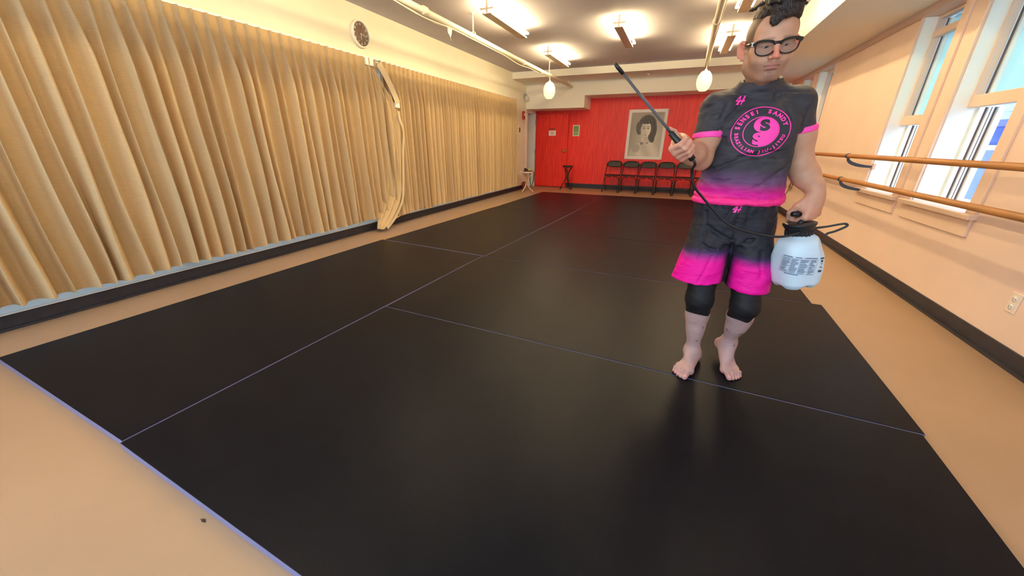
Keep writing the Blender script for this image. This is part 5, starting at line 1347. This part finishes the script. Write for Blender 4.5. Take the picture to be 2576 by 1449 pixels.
# printed instruction panel: unreadably small lines of text in columns
def decalT(name, polys, origin, right, up, m):
    global person
    keep = person; person = spr; o = decal(name, polys, origin, right, up, bvT, m, lift=0.0008, maxe=0.02); person = keep; o.parent = tank
    o.matrix_parent_inverse = Matrix.Identity(4); o.location = (0, 0, 0)
    for v in o.data.vertices: v.co = v.co + Vector(SL)
    return o
def rect(x0, y0, x1, y1): return [(x0, y0), (x1, y0), (x1, y1), (x0, y1)], [(0, 1, 2, 3)]
rr = random.Random(5); pol = []
for x0, x1 in ((-.063, -.036), (-.031, -.005), (0.0, .028), (.034, .054)):
    yy = .030
    while yy > -.034:
        pol.append(rect(x0, yy - .0026, x1 - rr.uniform(0, .010) * (rr.random() < .6), yy)); yy -= rr.choice((.0042, .0042, .0058))
for x0, x1 in ((-.063, -.030), (-.020, .002), (.012, .054)): pol.append(rect(x0, .036, x1, .0395))
pol += [rect(-.045, -.042, .006, -.038), rect(-.066, .033, .057, .0338), rect(-.066, -.036, .057, -.0352), rect(-.0335, -.035, -.0329, .033), rect(-.0025, -.035, -.0019, .033), rect(.0308, -.035, .0314, .033), rect(-.0668, -.036, -.0660, .034), rect(.057, -.036, .0578, .034)]
nT = Vector((-.28, -1, 0)).normalized(); rT = Vector((1, -.28, 0)).normalized()
decalT('printed_label', pol, (.560, 1.90, .712), rT, (0.05, 0, 1), mat('label_ink', lin(96, 106, 130), 0.6))
decalT('volume_marks', [rect(-.012, .030, .012, .037), rect(-.006, .016, .006, .026), rect(-.005, .008, .005, .011), rect(-.006, -.008, .006, -.003), rect(-.011, -.028, .009, -.018)], (.625, 1.93, .716), Vector((1, .6, 0)), (0.05, 0, 1), mat('label_ink_dark', lin(60, 66, 84), 0.6))
cp = MB().lathe([(.046, .222), (.050, .226), (.050, .262), (.052, .266), (.062, .284), (.062, .290), (.040, .290), (.020, .288), (.0, .288)], 40)
for i in range(20):
    a = 2 * PI * i / 20; cp.box((-.0,) * 3, (.0001,) * 3) if False else cp.tube([(.0505 * math.cos(a), .0505 * math.sin(a), .228), (.0505 * math.cos(a), .0505 * math.sin(a), .260)], .0025, 6)
cp.v = [tuple(RT @ np.array(v)) for v in cp.v]; cap_ = cp.build('cap_collar', M_black, spr)
hh = gL - SL
stem = MB().tube([tuple(RT @ V(0.0, 0.0, .285)), (hh[0] * .9 + (RT @ V(0, 0, .285))[0] * .1, hh[1] * .6, hh[2] - .018), (hh[0], hh[1], hh[2])], .010, 12).build('pump_rod', M_black, spr)
a_ = hh - axL * .062; b_ = hh + axL * .072
hd_ = MB().tube([a_, a_ * .8 + b_ * .2, hh, a_ * .2 + b_ * .8, b_], [.011, .0135, .0135, .0135, .011], 16); hd_.build('pump_handle', M_black, spr)
# carrying clip loop beside the cap
cl_ = [Vector(p) for p in ((-.01, .000, .262), (.045, -.004, .278), (.095, -.010, .296), (.112, -.012, .294), (.108, -.012, .284), (.080, -.008, .262), (.058, -.006, .250), (.052, -.006, .236))]
MB().tube([catmull(cl_, t) for t in np.linspace(0, 1, 30)], .0048, 10).build('wand_clip', M_black, spr)
# wand in the raised hand
w0 = gR - tR * .055 * 1.06; w1 = gR + tR * .085; tip = gR + tR * .385
dirw = (tip - gR) / np.linalg.norm(tip - gR)
wand = MB().tube([w0 - SL, gR - SL, w1 - SL], [.012, .0135, .012], 14)
wh = wand.build('wand_grip', M_black, spr)
MB().tube([w1 - SL, gR + tR * .12 - SL, tip - SL], [.0065, .0055, .005], 12).build('wand_tube', mat('wand_grey', lin(78, 74, 76), 0.45), wh)
MB().tube([tip - SL - dirw * .012, tip - SL + dirw * .02, tip - SL + dirw * .035], [.0065, .0075, .005], 14).build('nozzle', M_black, wh)
# hose
hp_ = [w0, w0 - tR * .018 + V(0, 0, -.006), V(.058, 1.750, 1.098), V(.076, 1.770, 1.040), V(.122, 1.800, .988), V(.170, 1.82, .940), V(.216, 1.84, .896), V(.270, 1.85, .864), V(.344, 1.86, .843), V(.415, 1.87, .832), V(.474, 1.885, .834), V(.530, 1.915, .852)]
sp2 = [catmull([Vector(p) for p in hp_], t) for t in np.linspace(0, 1, 80)]
MB().tube([np.array(p) - SL for p in sp2], .0052, 10).build('hose', M_black, spr)
